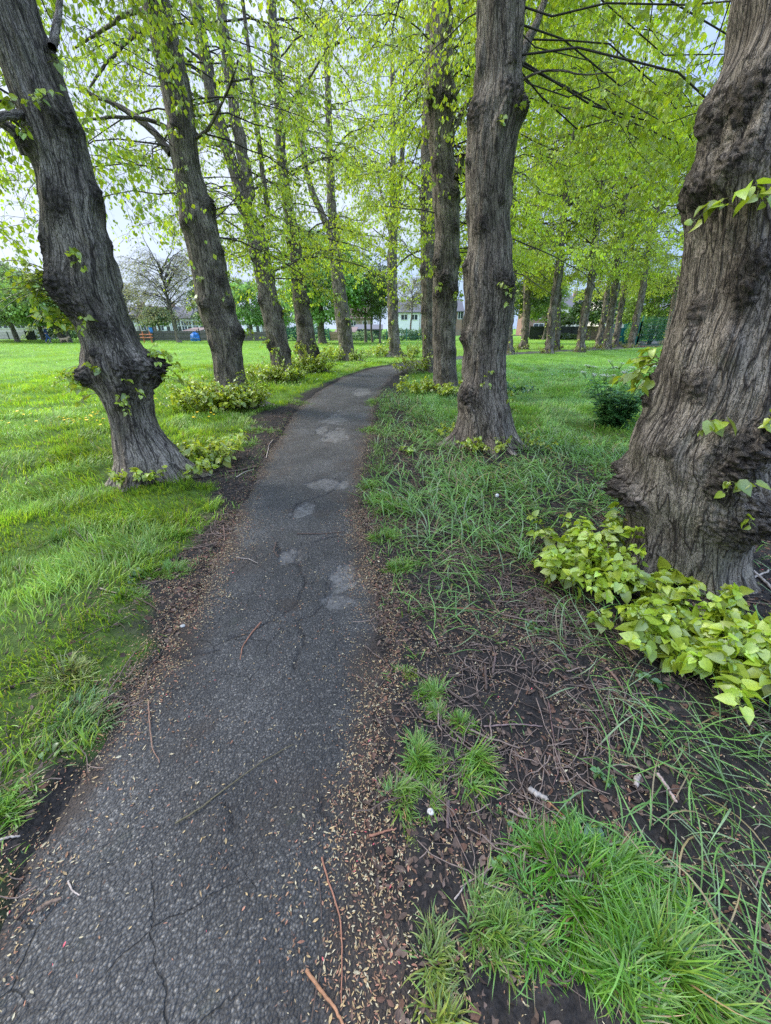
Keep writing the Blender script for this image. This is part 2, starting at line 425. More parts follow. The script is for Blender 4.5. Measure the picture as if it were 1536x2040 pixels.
def lime(label, y0, prof, nth, dz, burrs=(), roots=(), ridge=.006, rfix=None, top=12.0, flare=.25, topr=None, ylean=0.0, knob=14, seed=0, stain=0.0):
    """prof: rows (py, left px, right px) of the trunk outline; right may be None with a radius from rfix"""
    t = Tree(); pts = []
    for row in prof:
        py, l, r = row[:3]
        if r is None:
            aL = atan2(*ray(l, py)[:2]); rr = np.interp(py, *rfix)
            a = aL
            for _ in range(6):
                d = y0 / cos(a); a = aL + asin(rr / d)
            d = y0 / cos(a)
        else:
            aL, aR = atan2(*ray(l, py)[:2]), atan2(*ray(r, py)[:2])
            a = (aL + aR) / 2; d = y0 / cos(a); rr = d * sin((aR - aL) / 2)
        pc = 768 + math.tan(a) * FPX * (cos(PITCH) + (1020 - py) / FPX * sin(PITCH))
        pts.append((P(pc, py, y0)[2], d * sin(a), rr))
    pts = np.array(sorted(pts)); z, x, r = pts.T
    z0 = z[0]
    n = max(2, len(z) // 2)
    slope = np.clip((x[-1] - x[-n]) / (z[-1] - z[-n]), -.2, .2) * .6
    ze = np.array([z[-1] + 1.5, z[-1] + 4, top])
    z_ = np.concatenate([[-.25], z, ze]); x_ = np.concatenate([[x[0]], x, x[-1] + slope * (ze - z[-1])])
    r_ = np.concatenate([[r[0]], r, [r[-1] * .9, r[-1] * .68, .05]])
    zt = z[-1] + .15
    zs = np.concatenate([np.arange(-.22, zt, dz), np.linspace(zt, top, 40)])
    k = int(.09 / dz)
    zf = np.arange(-.25, top, dz)
    xs = np.interp(zs, zf, smooth1(np.interp(zf, z_, x_), k * 2)); rs = np.interp(zs, zf, smooth1(np.interp(zf, z_, r_), k))
    t.zf, t.xf, t.rf = zs, xs, rs
    xb, yb = float(np.interp(0, zs, xs)), y0
    t.loc = (xb, yb, 0.0); t.y0 = y0; t.ylean = ylean
    al = atan2(xb, yb); toc = np.array([-sin(al), -cos(al)]); rt = np.array([cos(al), -sin(al)])
    t.toc, t.rt, t.al = toc, rt, al
    TREES.append((xb, yb, float(np.interp(.3, zs, rs))))
    th = np.arange(nth) * 2 * pi / nth
    TH, ZZ = np.meshgrid(th, zs); RR = np.repeat(rs[:, None], nth, 1); XX = np.repeat(xs[:, None], nth, 1)
    s = seed * 13.7
    cx, sx = np.cos(TH), np.sin(TH)
    R = RR * (1 + .05 * perlin(cx * 1.3 + s, sx * 1.3, ZZ * .5) + .05 * perlin(cx * 3 + s, sx * 3, ZZ * .9 + 4))
    # swelling rings of old knots
    R = R + .022 * sstep(.15, .6, perlin(cx * 2.2 + s, sx * 2.2, ZZ * 3.2 + s)) * sstep(.2, .6, ZZ)
    # root flare
    lob = .5 + .5 * np.cos(TH * 5 + s) + .5 * perlin(cx * 2 + s, sx * 2, 3.3)
    R = R * (1 + flare * np.exp(-np.maximum(ZZ, -.1) / .13) * (.35 + .65 * lob))
    for (deg, reach, wid) in roots:
        dth = np.angle(np.exp(1j * (TH - rad(deg) - .15 * perlin(ZZ * 4, s, deg))))
        R = R + reach * 1.25 * np.exp(-np.maximum(ZZ, -.02) / .15) * np.exp(-(dth / wid) ** 2)
    B = np.zeros_like(R)
    for (bpx, bpy, size, amp) in burrs:
        bz = P(bpx, bpy, y0)[2]
        bx, br = np.interp(bz, zs, xs), np.interp(bz, zs, rs)
        pcx = math.atan2(bx, y0); pa = atan2(*ray(bpx, bpy)[:2])
        ss = (math.tan(pa - pcx) * y0 / cos(pcx)) / br
        bth = asin(np.clip(ss, -.97, .97))
        dth = np.angle(np.exp(1j * (TH - bth))) * br
        dd = np.sqrt(dth ** 2 + ((ZZ - bz) * 1.0) ** 2) / size
        dd = dd * (1 + .3 * perlin(cx * 5 + bz, sx * 5, ZZ * 5))
        w = np.exp(-(dd * 1.05) ** 2)
        kn = fbm(cx * knob * RR * 2 + s, sx * knob * RR * 2, ZZ * knob * 2, 4)
        R = R + amp * w * (.95 + .5 * kn)
        R = R + amp * .30 * w * perlin(cx * rs.mean() * 42 + s, sx * rs.mean() * 42, ZZ * 42)
        B = np.maximum(B, np.clip(w * (1.15 + 1.1 * kn), 0, 1))
    # bark fissures
    q = .5
    wx = .022 * perlin(cx * 4 + s, sx * 4, ZZ * 4); wy = .022 * perlin(cx * 4, sx * 4 + s, ZZ * 4 + 7)
    rm = float(np.mean(rs[:len(rs) // 2]))
    f = 9.0
    n1 = np.abs(perlin((cx * rm + wx + B * .05) * f + s, (sx * rm + wy) * f, ZZ * 1.5 + s))
    n2 = np.abs(perlin((cx * rm + wx) * f * 1.9 + 9, (sx * rm + wy) * f * 1.9 + s, ZZ * 2.6))
    cr = np.minimum(sstep(0, .12, n1), .5 + .5 * sstep(0, .1, n2))
    fade = sstep(-.05, .1, ZZ) * .6 + .4
    R = R - ridge * (1 - cr) * .8 * fade + ridge * .35 * fbm(cx * rm * 26, sx * rm * 26, ZZ * 9, 2) + ridge * .9 * perlin(cx * rm * 8 + s, sx * rm * 9, ZZ * 3)
    D = cx[..., None] * toc + sx[..., None] * rt
    YY = y0 + ylean * ZZ
    V = np.stack([XX + D[..., 0] * R, YY + D[..., 1] * R, ZZ], -1)
    bco = np.stack([cx * rm + s + B * .10 * perlin(cx * 6, sx * 6, ZZ * 9), sx * rm, ZZ + .35 * B * perlin(cx * 8, sx * 8 + 5, ZZ * 10)], -1)
    t.root = thing('lime_tree', label, 'tree', t.loc, 'lime trees lining the worn path')
    mb = MB().add(V.reshape(-1, 3), gridfaces(len(zs), nth, True)[:, ::-1])
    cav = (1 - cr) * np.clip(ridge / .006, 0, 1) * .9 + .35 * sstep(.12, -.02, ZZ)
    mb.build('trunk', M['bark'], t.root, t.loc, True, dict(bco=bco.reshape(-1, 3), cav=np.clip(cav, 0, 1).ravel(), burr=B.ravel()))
    t.R, t.th, t.s = R, th, s
    return t

def surf(t, th, z):
    """point on the trunk's surface and its outward direction"""
    i = int(np.clip(np.searchsorted(t.zf, z), 0, len(t.zf) - 1)); j = int(round(th / (2 * pi) * len(t.th))) % len(t.th)
    d = cos(th) * t.toc + sin(th) * t.rt
    return np.array([t.xf[i] + d[0] * t.R[i, j], t.y0 + t.ylean * z + d[1] * t.R[i, j], z]), np.array([d[0], d[1], 0])

def surf_px(t, px, py):
    z = P(px, py, t.y0 - np.interp(1, [0, 2], [0, .3]))[2]
    x, r = np.interp(z, t.zf, t.xf), np.interp(z, t.zf, t.rf)
    pc = math.atan2(x, t.y0); pa = atan2(*ray(px, py)[:2])
    return asin(np.clip(math.tan(pa - pc) * t.y0 / cos(pc) / r, -.99, .99)), z

def shoots(st, lf, bases, dirs, lens, nleaf, size, col=(.29, .43, .035), droop=.3, up=.5, tpl=HEART):
    """leafy shoots: stems from bases, leaves set alternately along them"""
    bases = np.asarray(bases, float); N = len(bases); K = 6
    s = np.linspace(0, 1, K)[None, :, None]
    d = norm(np.asarray(dirs, float)); L = np.asarray(lens, float).reshape(-1, 1, 1)
    PL = bases[:, None] + d[:, None] * s * L + np.array([0, 0, -1.]) * droop * s ** 2 * L + (s * L) * .12 * U(-1, 1, (N, 1, 3))
    tubes(st, PL, np.linspace(1, .45, K)[None] * .0035 * np.sqrt(L[..., 0] / .25), 4, (.20, .20, .06))
    n = nleaf
    ss = U(.15, 1.02, (N, n)) ** .85; idx = np.clip(ss * (K - 1), 0, K - 1.001); i0 = idx.astype(int); fr = (idx - i0)[..., None]
    a = np.arange(N)[:, None]
    p = PL[a, i0] * (1 - fr) + PL[a, i0 + 1] * fr
    out = norm(d[:, None] * .5 + U(-1, 1, (N, n, 3)) * np.array([1, 1, .35]))
    sz = size * U(.35, 1.2, (N, n)) * np.clip(1.2 - .6 * ss, .3, 1.2)
    pet = p + out * (sz * .45)[..., None]
    pp, pe = p.reshape(-1, 3), pet.reshape(-1, 3)
    tubes(st, np.stack([pp, pe], 1), .0012, 3, (.22, .26, .05))
    ld = norm(out * .8 + np.array([0, 0, -.55]) + U(-.35, .35, (N, n, 3)))
    ln = norm(np.array([0, 0, 1.0]) * up + out * .45 + U(-.6, .6, (N, n, 3)))
    c = leafcol(N * n, col, .34, .7) * np.repeat(U(.75, 1.15, (N, 1)), n, 0) * (.8 + .35 * ss.reshape(-1, 1))
    hf = U(0, 1, N * n) < .5; ld, ln, sz = ld.reshape(-1, 3), ln.reshape(-1, 3), sz.ravel()
    leaves(lf, pe[hf], ld[hf], ln[hf], sz[hf], c[hf], tpl); leaves(lf, pe[~hf], ld[~hf], ln[~hf], sz[~hf], c[~hf], HEART2)

def basal(t, blobs, size, name='basal_foliage', nleaf=9, col=(.31, .44, .04)):
    """blobs: (angle deg from facing the viewer, distance out from trunk, spread, height, count)"""
    st = lf = MB()
    for (deg, out, spread, h, n) in blobs:
        th = rad(deg) + U(-1, 1, n) * spread
        z = U(0.0, .06, n)
        B, D = [], []
        for k in range(n):
            p, d = surf(t, th[k] % (2 * pi), .05)
            p = p + d * (U(*out) if isinstance(out, tuple) else out * U(-.2, 1.0)); p[2] = float(hgt(p[0], p[1])) + z[k]
            B.append(p); D.append(d * U(.0, .75) + np.array([U(-.3, .3), U(-.3, .3), U(.7, 1.2)]))
        shoots(st, lf, B, D, h * U(.55, 1.15, n), nleaf, size, col)
    lf.build(name, M['bigleaf'], t.root, t.loc)

def sprouts(t, places, size):
    """small leafy sprouts growing out of the trunk at photo positions (px, py, number, length)"""
    for (px, py, n, L) in places:
        th, z = surf_px(t, px, py)
        st = lf = MB(); B, D = [], []
        for k in range(n):
            p, d = surf(t, (th + U(-.12, .12)) % (2 * pi), z + U(-.05, .05) * (1 + n * .12))
            B.append(p - d * .01); D.append(d * U(.5, 1) + np.array([U(-.6, .6), U(-.6, .6), U(-.2, .9)]))
        shoots(st, lf, B, D, L * U(.5, 1.1, n), 5, size, droop=.5, up=.35)
        lf.build('sprout_foliage', M['bigleaf'], t.root, t.loc)

# ---- crowns
def interp_pl(PL, i, s):
    K = PL.shape[1]; x = np.clip(s * (K - 1), 0, K - 1.001); k = x.astype(int); f = (x - k)[:, None]
    a, b = PL[i, k], PL[i, k + 1]
    return a * (1 - f) + b * f, norm(b - a)

def grow(start, az, el, L, droop, K, wig=.06):
    s = np.linspace(0, 1, K)[None, :]
    h = L[:, None] * s * np.cos(el)[:, None]
    PL = np.stack([start[:, :1] + np.sin(az)[:, None] * h, start[:, 1:2] + np.cos(az)[:, None] * h,
                   start[:, 2:] + L[:, None] * (np.sin(el)[:, None] * s - droop[:, None] * s ** 2)], -1)
    w = np.cumsum(U(-1, 1, PL.shape) * wig, 1) * L[:, None, None] * .5; w -= w[:, :1]
    return PL + w

def crown(axis, zlo, zhi, nl, Lf, nb, nt, nleaf, lsize, el=(5, 45), droop=(.2, .6), zpow=1.3, azs=None, col=(.17, .28, .022), wig=.05, smin=.18, limb_r=.03, blen=(.5, 1.3), tlen=(.2, .5), clear=True, zmin=1.9, down=.75, yellow=.5):
    tw, lf = MB(), MB()
    z = zlo + (zhi - zlo) * U(0, 1, nl) ** zpow
    st = np.array([axis(a) for a in z])
    az = U(0, 2 * pi, nl) if azs is None else azs(nl)
    L = np.array([Lf(a) for a in z]) * U(.65, 1.2, nl)
    K1 = 9
    P1 = grow(st, az, np.radians(U(el[0], el[1], nl)), L, U(droop[0], droop[1], nl), K1, wig)
    R1 = (limb_r * (L / 3.5))[:, None] * np.linspace(1, .18, K1)[None]
    i2 = np.repeat(np.arange(nl), nb); s2 = U(smin, 1, len(i2)) ** .8
    p2, t2 = interp_pl(P1, i2, s2)
    a2 = np.arctan2(t2[:, 0], t2[:, 1]) + np.radians(U(15, 85, len(i2))) * np.sign(U(-1, 1, len(i2)))
    L2 = U(blen[0], blen[1], len(i2)) * (1.15 - .4 * s2)
    K2 = 6
    P2 = grow(p2, a2, np.radians(U(-25, 30, len(i2))), L2, U(.25, .75, len(i2)), K2, .08)
    i3 = np.repeat(np.arange(len(i2)), nt); s3 = U(.1, 1, len(i3))
    p3, t3 = interp_pl(P2, i3, s3)
    a3 = np.arctan2(t3[:, 0], t3[:, 1]) + np.radians(U(10, 80, len(i3))) * np.sign(U(-1, 1, len(i3)))
    L3 = U(tlen[0], tlen[1], len(i3)); K3 = 4
    P3 = grow(p3, a3, np.radians(U(-40, 25, len(i3))), L3, U(.2, .8, len(i3)), K3, .1)
    camd = lambda p: np.linalg.norm(p - np.array([0, 0, CH]), axis=-1)
    if clear:
        k3 = camd(P3).min(1) > 2.9; k2 = camd(P2).min(1) > 2.7
    else:
        k3 = np.ones(len(P3), bool); k2 = np.ones(len(P2), bool)
    kz = P3[..., 2].min(1) > zmin
    k3 &= kz; k2 &= P2[..., 2].min(1) > zmin
    tubes(tw, P1, R1, 6); tubes(tw, P2[k2], np.linspace(1, .4, K2)[None] * .0065 * limb_r / .03, 4); tubes(tw, P3[k3], np.linspace(1, .5, K3)[None] * .0032 * limb_r / .03, 3)
    ids = np.nonzero(k3)[0]
    i4 = np.repeat(ids, nleaf); s4 = U(.1, 1.05, len(i4))
    p4, t4 = interp_pl(P3, i4, s4)
    N = len(i4)
    out = U(-1, 1, (N, 3)) * np.array([1, 1, .5])
    p4 = p4 + norm(out) * lsize * .5
    d = t4 * .3 + norm(out) * .5 + np.array([0, 0, -down]) + U(-.3, .3, (N, 3))
    n = U(-1, 1, (N, 3)) + np.array([0, 0, .55])
    leaves(lf, p4, d, n, lsize * U(.4, 1.25, N), leafcol(N, col, .25, yellow) * U(.55, 1.2, (len(i2), 1))[i3[i4]] * U(.75, 1.1, (nl, 1))[i2[i3[i4]]])
    return tw, lf

def trunk_axis(t):
    return lambda z: np.array([np.interp(z, t.zf, t.xf), t.y0 + t.ylean * z, z])

def limb(t, pts, r0, r1, S=8, name='limb'):
    """one thick limb through photo positions (px, py, distance)"""
    K = np.array([P(*p) for p in pts]); n = 26
    u = np.linspace(0, len(K) - 1, n); x = np.stack([np.interp(u, np.arange(len(K)), K[:, a]) for a in range(3)], 1)
    x = np.stack([smooth1(x[:, a], 7) for a in range(3)], 1); x[0] = K[0]; x[-1] = K[-1]
    x += np.stack([perlin(np.arange(n) * .5, a + r0 * 100, 1.) for a in range(3)], 1) * r0 * .35
    mb = MB(); r = np.linspace(r0, r1, n) * (1 + .18 * perlin(np.arange(n) * .7, pts[0][0]))
    tubes(mb, x[None], r[None], S)
    th = np.tile(np.arange(S) * 2 * pi / S, n); zz = np.repeat(np.linspace(0, np.linalg.norm(K[-1] - K[0]), n), S)
    bco = np.stack([np.cos(th) * r0 + pts[0][0], np.sin(th) * r0, zz], 1)
    mb.build(name, M['bark'], t.root, t.loc, True, dict(bco=bco, cav=np.zeros(len(th)), burr=np.zeros(len(th))))
# ---- left row
L1 = lime('leaning gnarled lime with a swollen burr collar, first trunk left of the path', 4.1, [
    (960, 232, 372), (900, 228, 352), (885, 224, 339), (853, 221, 318), (820, 213, 308), (788, 198, 303), (762, 186, 298), (739, 172, 294), (716, 165, 290),
    (690, 163, 280), (658, 152, 265), (625, 138, 255), (592, 112, 245), (560, 100, 237), (500, 95, 222), (450, 83, 209), (400, 80, 202), (350, 76, 187),
    (300, 62, 175), (250, 45, 160), (200, 22, 143), (150, 5, 124), (100, -12, 105), (50, -35, 86), (0, -55, 72)], 224, .009,
    burrs=[(305, 742, .17, .14), (318, 725, .09, .07), (170, 748, .10, .10), (240, 770, .07, .05), (255, 735, .13, .05), (120, 575, .17, .06), (150, 620, .1, .04), (95, 500, .1, .035), (205, 655, .1, .03), (238, 800, .06, .05),
           (130, 250, .12, .05), (60, 300, .1, .05), (190, 385, .08, .03), (120, 420, .1, .03), (215, 480, .06, .03), (190, 700, .06, .04)],
    roots=[(58, .30, .24), (28, .14, .2), (-35, .16, .3), (-75, .1, .3), (100, .2, .25), (180, .15, .3)], ridge=.0065, seed=1, flare=.12, top=11)
L2 = lime('straight grooved lime with a leafy skirt of shoots, second trunk left of the path', 8.4, [
    (820, 428, 502), (781, 429, 498), (755, 428, 490), (723, 425, 485), (690, 420, 482), (674, 414, 482), (651, 408, 479), (625, 398, 470), (592, 390, 464), (560, 385, 455), (500, 374, 444), (450, 361, 431),
    (400, 356, 418), (350, 348, 402), (300, 340, 394), (250, 335, 389), (200, 325, 382), (150, 315, 374), (100, 305, 364), (50, 293, 350), (0, 280, 338)], 160, .014,
    burrs=[(478, 665, .16, .08), (425, 690, .1, .03), (405, 610, .12, .05), (440, 560, .1, .04), (372, 450, .12, .06), (418, 410, .14, .08), (440, 500, .1, .04), (350, 260, .1, .04), (455, 610, .1, .04)],
    roots=[(70, .55, .22), (40, .3, .2), (-20, .2, .3), (-60, .25, .3), (110, .3, .3), (180, .2, .3)], seed=2, flare=.2)
L3 = lime('dark forked lime with burrs up its trunk, third trunk left of the path', 12.9, [
    (755, 540, 586), (700, 540, 577), (650, 527, 568), (600, 518, 555), (550, 508, 545), (500, 499, 538), (450, 486, 520), (400, 472, 500), (350, 458, 484), (300, 441, 466), (250, 425, 450), (200, 411, 435), (100, 394, 418), (0, 377, 400)], 112, .02,
    burrs=[(540, 690, .18, .10), (575, 700, .16, .08), (560, 620, .15, .08), (520, 600, .15, .08), (545, 545, .15, .07), (505, 510, .15, .08), (525, 450, .14, .09), (470, 410, .14, .08)],
    roots=[(70, .3, .3), (-60, .3, .3), (10, .2, .3)], seed=3, ridge=.009, knob=10)
L4 = lime('knobbly lime with shoots waist high, fourth trunk left of the path', 15.3, [
    (745, 598, 640), (700, 594, 632), (650, 590, 624), (600, 584, 614), (550, 580, 607), (500, 576, 601), (450, 570, 593), (400, 561, 582), (350, 556, 575), (300, 549, 569), (200, 548, 568), (100, 538, 556), (0, 532, 548)], 96, .025,
    burrs=[(590, 690, .2, .12), (630, 700, .2, .1), (600, 640, .16, .08), (615, 600, .14, .08), (580, 540, .14, .08), (605, 560, .12, .07), (570, 480, .14, .08)],
    roots=[(75, .4, .3), (-60, .3, .3)], seed=4, ridge=.009, knob=10)
L5 = lime('slender twin-stemmed lime with a low leafy collar, fifth trunk left of the path', 20.6, [
    (725, 676, 708), (690, 676, 704), (650, 670, 700), (600, 665, 692), (550, 660, 684), (500, 657, 679), (450, 654, 674), (400, 652, 668), (350, 652, 666), (300, 650, 663), (200, 648, 660), (100, 645, 655)], 80, .03,
    burrs=[(690, 640, .18, .09), (668, 590, .16, .08), (685, 560, .16, .08), (660, 500, .14, .08), (672, 450, .14, .08)], roots=[(70, .5, .35), (-60, .5, .35)], seed=5, ridge=.01, knob=8)
L6 = lime('thin twin-stemmed lime where the path bends, last trunk of the left row', 24.3, [
    (714, 775, 802), (690, 775, 798), (650, 773, 794), (600, 772, 792), (550, 771, 791), (500, 773, 791), (450, 776, 792), (400, 777, 790), (300, 778, 788), (200, 778, 787), (100, 777, 785)], 72, .03,
    burrs=[(778, 640, .16, .08), (790, 600, .16, .08), (775, 540, .16, .08)], roots=[(70, .5, .35), (-60, .5, .35)], seed=6, ridge=.01, knob=8)
# ---- right row
R1 = lime('massive rough lime with knobbly burrs filling the right edge, leafy shoots at its foot', 2.28, [
    (1190, 1252, 1478), (1103, 1238, 1493), (1042, 1245, 1512), (980, 1240, None), (944, 1246, None), (888, 1250, None), (827, 1280, None), (784, 1296, None), (723, 1310, None), (674, 1325, None), (613, 1345, None),
    (551, 1355, None), (490, 1363, None), (429, 1370, None), (392, 1368, None), (355, 1376, None), (306, 1392, None), (245, 1404, None), (184, 1413, None), (141, 1428, None), (92, 1448, None), (31, 1456, None), (0, 1459, None)], 384, .0062,
    burrs=[(1262, 985, .10, .13), (1245, 950, .07, .08), (1290, 1000, .07, .05), (1300, 800, .05, .045), (1308, 755, .05, .02), (1285, 850, .06, .02), (1475, 1000, .13, .09), (1520, 980, .13, .10), (1490, 880, .15, .05), (1510, 850, .12, .06), (1400, 760, .08, .03), (1400, 620, .05, .03), (1490, 590, .06, .03),
           (1375, 398, .09, .025), (1420, 385, .09, .03), (1390, 350, .09, .025), (1480, 340, .09, .03), (1430, 240, .1, .03), (1500, 230, .1, .03), (1520, 540, .07, .04), (1340, 880, .06, .015), (1440, 930, .08, .03)],
    roots=[(-70, .16, .3), (-25, .10, .3), (30, .08, .3), (80, .1, .3), (180, .2, .4)], rfix=([0, 500, 900, 1000], [.27, .30, .345, .36]), ridge=.0085, seed=7, flare=.10, top=10, knob=17)
R2 = lime('upright lime with spreading root toes, middle trunk right of the path', 5.35, [
    (905, 913, 1024), (866, 913, 1023), (850, 913, 1022), (818, 915, 1020), (785, 915, 1014), (753, 922, 1010), (705, 926, 1009), (672, 923, 1012), (624, 925, 1020), (591, 926, 1024), (543, 926, 1021), (494, 932, 1020), (429, 930, 1015), (365, 926, 1019),
    (300, 927, 1029), (250, 932, 1038), (220, 935, 1042), (180, 945, 1041), (100, 948, 1040), (0, 950, 1046)], 224, .010,
    burrs=[(925, 675, .10, .05), (935, 785, .15, .06), (1012, 575, .14, .05), (1000, 560, .12, .03), (1035, 225, .12, .08), (1010, 205, .1, .04), (945, 240, .12, .05), (930, 530, .08, .05), (960, 455, .1, .03), (1018, 150, .05, .03), (1000, 410, .05, .02), (935, 330, .05, .03), (980, 640, .05, .02), (930, 430, .06, .03)],
    roots=[(-72, .34, .24), (18, .24, .16), (42, .22, .13), (75, .26, .2), (-25, .08, .2), (130, .2, .3), (200, .2, .3)], ridge=.0065, seed=8, flare=.10)
R3 = lime('burr-ringed lime with a broken side limb, third trunk right of the path', 10.1, [
    (800, 861, 913), (769, 863, 911), (720, 864, 908), (656, 862, 908), (591, 862, 911), (526, 864, 914), (462, 867, 916), (397, 862, 914), (332, 858, 907), (300, 855, 903), (250, 851, 905), (200, 850, 910), (150, 851, 905), (100, 856, 904), (0, 861, 900)], 144, .016,
    burrs=[(885, 560, .18, .09), (905, 580, .14, .07), (875, 590, .14, .06), (870, 525, .15, .05), (912, 520, .12, .06), (890, 215, .2, .1), (860, 200, .15, .08), (905, 390, .15, .08), (900, 700, .12, .04), (870, 330, .12, .05), (905, 460, .12, .05)],
    roots=[(70, .2, .3), (-60, .3, .3), (0, .1, .3)], seed=9, ridge=.008, knob=11)
R4 = lime('lime half hidden behind the burr-ringed trunk, fourth right of the path', 15.4, [
    (755, 840, 872), (700, 841, 871), (600, 840, 870), (500, 838, 868), (400, 838, 867), (300, 839, 864), (200, 843, 865), (100, 848, 866)], 96, .025,
    burrs=[(842, 540, .15, .07), (845, 450, .15, .08), (843, 620, .15, .06), (842, 400, .15, .08)], roots=[(-60, .4, .3), (60, .3, .3)], seed=10, ridge=.009, knob=10)

# ---- thick limbs
limb(L1, [(60, 240, 4.0), (40, 225, 3.9), (10, 232, 3.7), (-40, 245, 3.6)], .035, .02)
limb(L1, [(55, 310, 4.1), (35, 265, 4.1), (5, 245, 4.2), (-40, 225, 4.3)], .05, .03)
limb(L1, [(104, 95, 4.05), (112, 55, 4.3), (118, 20, 4.6), (122, -40, 5.0)], .03, .02)
limb(L2, [(340, 305, 8.4), (300, 255, 8.4), (258, 225, 8.5), (215, 200, 8.6), (160, 180, 8.8)], .065, .025)
limb(L2, [(335, 255, 8.4), (300, 238, 8.2), (255, 232, 8.0), (200, 235, 7.7), (165, 240, 7.5)], .035, .015)
limb(L2, [(310, 60, 8.4), (275, 60, 8.3), (235, 100, 8.1), (200, 140, 8.0), (180, 175, 7.9)], .036, .014)
limb(L2, [(300, 20, 8.4), (255, 25, 8.6), (205, 60, 8.9), (150, 95, 9.2)], .04, .016)
limb(L2, [(392, 275, 8.4), (415, 258, 8.3), (432, 225, 8.2), (455, 180, 8.0), (475, 120, 7.9)], .03, .012)
limb(L3, [(497, 400, 12.9), (488, 320, 12.9), (470, 250, 12.9), (462, 180, 13), (450, 100, 13), (440, 0, 13), (430, -80, 13)], .17, .09, 12)
limb(L3, [(535, 430, 12.9), (524, 350, 12.7), (512, 250, 12.5), (500, 150, 12.4), (484, 0, 12.3)], .07, .04)
limb(L3, [(440, 290, 12.9), (415, 285, 12.8), (395, 270, 12.6), (380, 245, 12.4)], .05, .02)
limb(L4, [(556, 330, 15.3), (530, 340, 15.2), (500, 360, 15.0), (470, 385, 14.8)], .05, .02)
limb(L4, [(565, 230, 15.3), (590, 190, 15.1), (620, 150, 15.0), (650, 100, 14.8)], .05, .02)
limb(L5, [(660, 470, 20.6), (645, 435, 20.6), (625, 390, 20.5), (610, 345, 20.5), (600, 260, 20.4), (594, 150, 20.4)], .16, .09, 10)
limb(L6, [(785, 480, 24.3), (792, 420, 24.3), (800, 330, 24.3), (806, 230, 24.3), (812, 120, 24.3)], .16, .09, 10)
limb(L6, [(778, 470, 24.3), (768, 420, 24.4), (756, 370, 24.5), (748, 320, 24.6)], .09, .04)
limb(R3, [(898, 395, 10.05), (905, 375, 9.9), (912, 345, 9.8), (920, 310, 9.7)], .07, .075, 10, 'broken_limb')
limb(R2, [(1032, 130, 5.35), (1050, 85, 5.6), (1070, 45, 5.9), (1085, 0, 6.3)], .05, .035)
limb(R2, [(1038, 160, 5.3), (1075, 141, 5.2), (1120, 140, 5.1), (1160, 150, 5.0), (1225, 143, 5.0)], .013, .005)
limb(R3, [(900, 265, 10.1), (925, 215, 10.4), (940, 190, 10.7), (960, 150, 11)], .07, .03)

# ---- shoots at the feet of the trunks
basal(R1, [(-26, (.10, .58), .26, .34, 40), (-48, (.05, .4), .28, .38, 22)], .072, nleaf=17, col=(.29, .43, .035))
basal(R1, [(8, (.40, .86), .17, .25, 32), (26, (.32, .82), .22, .28, 42), (46, (.3, .78), .25, .32, 34), (15, (.0, .12), .4, .12, 8), (-2, (.35, .7), .16, .24, 18)], .078, nleaf=16, col=(.29, .43, .035))
basal(L1, [(55, .14, .2, .22, 5), (-5, .03, .4, .2, 7), (-38, .03, .15, .24, 5)], .075, nleaf=8)
basal(L1, [(92, .55, .3, .42, 34)], .085, 'sucker_foliage', 13)
basal(L2, [(-55, .5, .5, .85, 70), (0, .42, .6, .8, 64), (35, .25, .3, .7, 20)], .085, nleaf=17)
basal(L3, [(-35, .45, .7, .75, 60), (20, .4, .6, .7, 50)], .09, nleaf=15)
basal(L4, [(-40, .38, .6, .9, 50), (30, .36, .6, .8, 44), (0, .1, 1.2, 1.5, 26)], .095, nleaf=15)
basal(L5, [(-60, .45, .8, 1.1, 44), (40, .4, .6, .9, 26)], .11, nleaf=14)
basal(L6, [(-70, .8, .7, .9, 44), (70, .8, .7, .9, 40)], .12, nleaf=14)
basal(R2, [(-15, .10, .35, .26, 18), (25, .06, .25, .26, 9), (80, .3, .3, .28, 12), (-95, .1, .2, .35, 7)], .055, nleaf=9)
basal(R3, [(-60, .6, .35, .5, 34), (-10, .3, .5, .42, 26), (40, .15, .4, .4, 12)], .08, nleaf=15)
basal(R4, [(-50, .6, .6, 1.0, 50)], .09, nleaf=11)

sprouts(L1, [(330, 745, 9, .24), (335, 715, 6, .22), (160, 750, 10, .22), (165, 770, 4, .2), (253, 770, 3, .2), (245, 795, 3, .2), (100, 590, 18, .40), (120, 610, 12, .34), (92, 560, 10, .4), (140, 640, 5, .2), (155, 520, 3, .18), (185, 645, 3, .14),
             (90, 570, 6, .34), (60, 250, 4, .2), (95, 215, 5, .24), (100, 130, 3, .25), (200, 725, 3, .12)], .062)
sprouts(L2, [(340, 90, 5, .45), (345, 130, 5, .4), (350, 170, 4, .4), (360, 225, 5, .4), (380, 190, 4, .4), (330, 40, 5, .45), (352, 265, 3, .3), (370, 340, 3, .3), (385, 220, 4, .4), (402, 560, 3, .25), (460, 560, 4, .3), (478, 660, 5, .22), (400, 605, 5, .25), (448, 590, 3, .2), (310, 20, 4, .45), (370, 400, 3, .25)], .07)
sprouts(L3, [(435, 260, 6, .5), (450, 330, 5, .5), (470, 380, 5, .5), (490, 420, 5, .5), (520, 480, 5, .4), (500, 500, 5, .4), (545, 600, 5, .3), (555, 700, 6, .35), (538, 680, 6, .35), (420, 200, 5, .5), (405, 100, 5, .5), (530, 545, 4, .3), (560, 625, 5, .3)], .085)
sprouts(L4, [(555, 300, 5, .5), (565, 380, 5, .5), (575, 450, 5, .5), (590, 520, 5, .4), (600, 600, 5, .4), (600, 690, 9, .4), (620, 690, 9, .4), (545, 150, 5, .5)], .09)
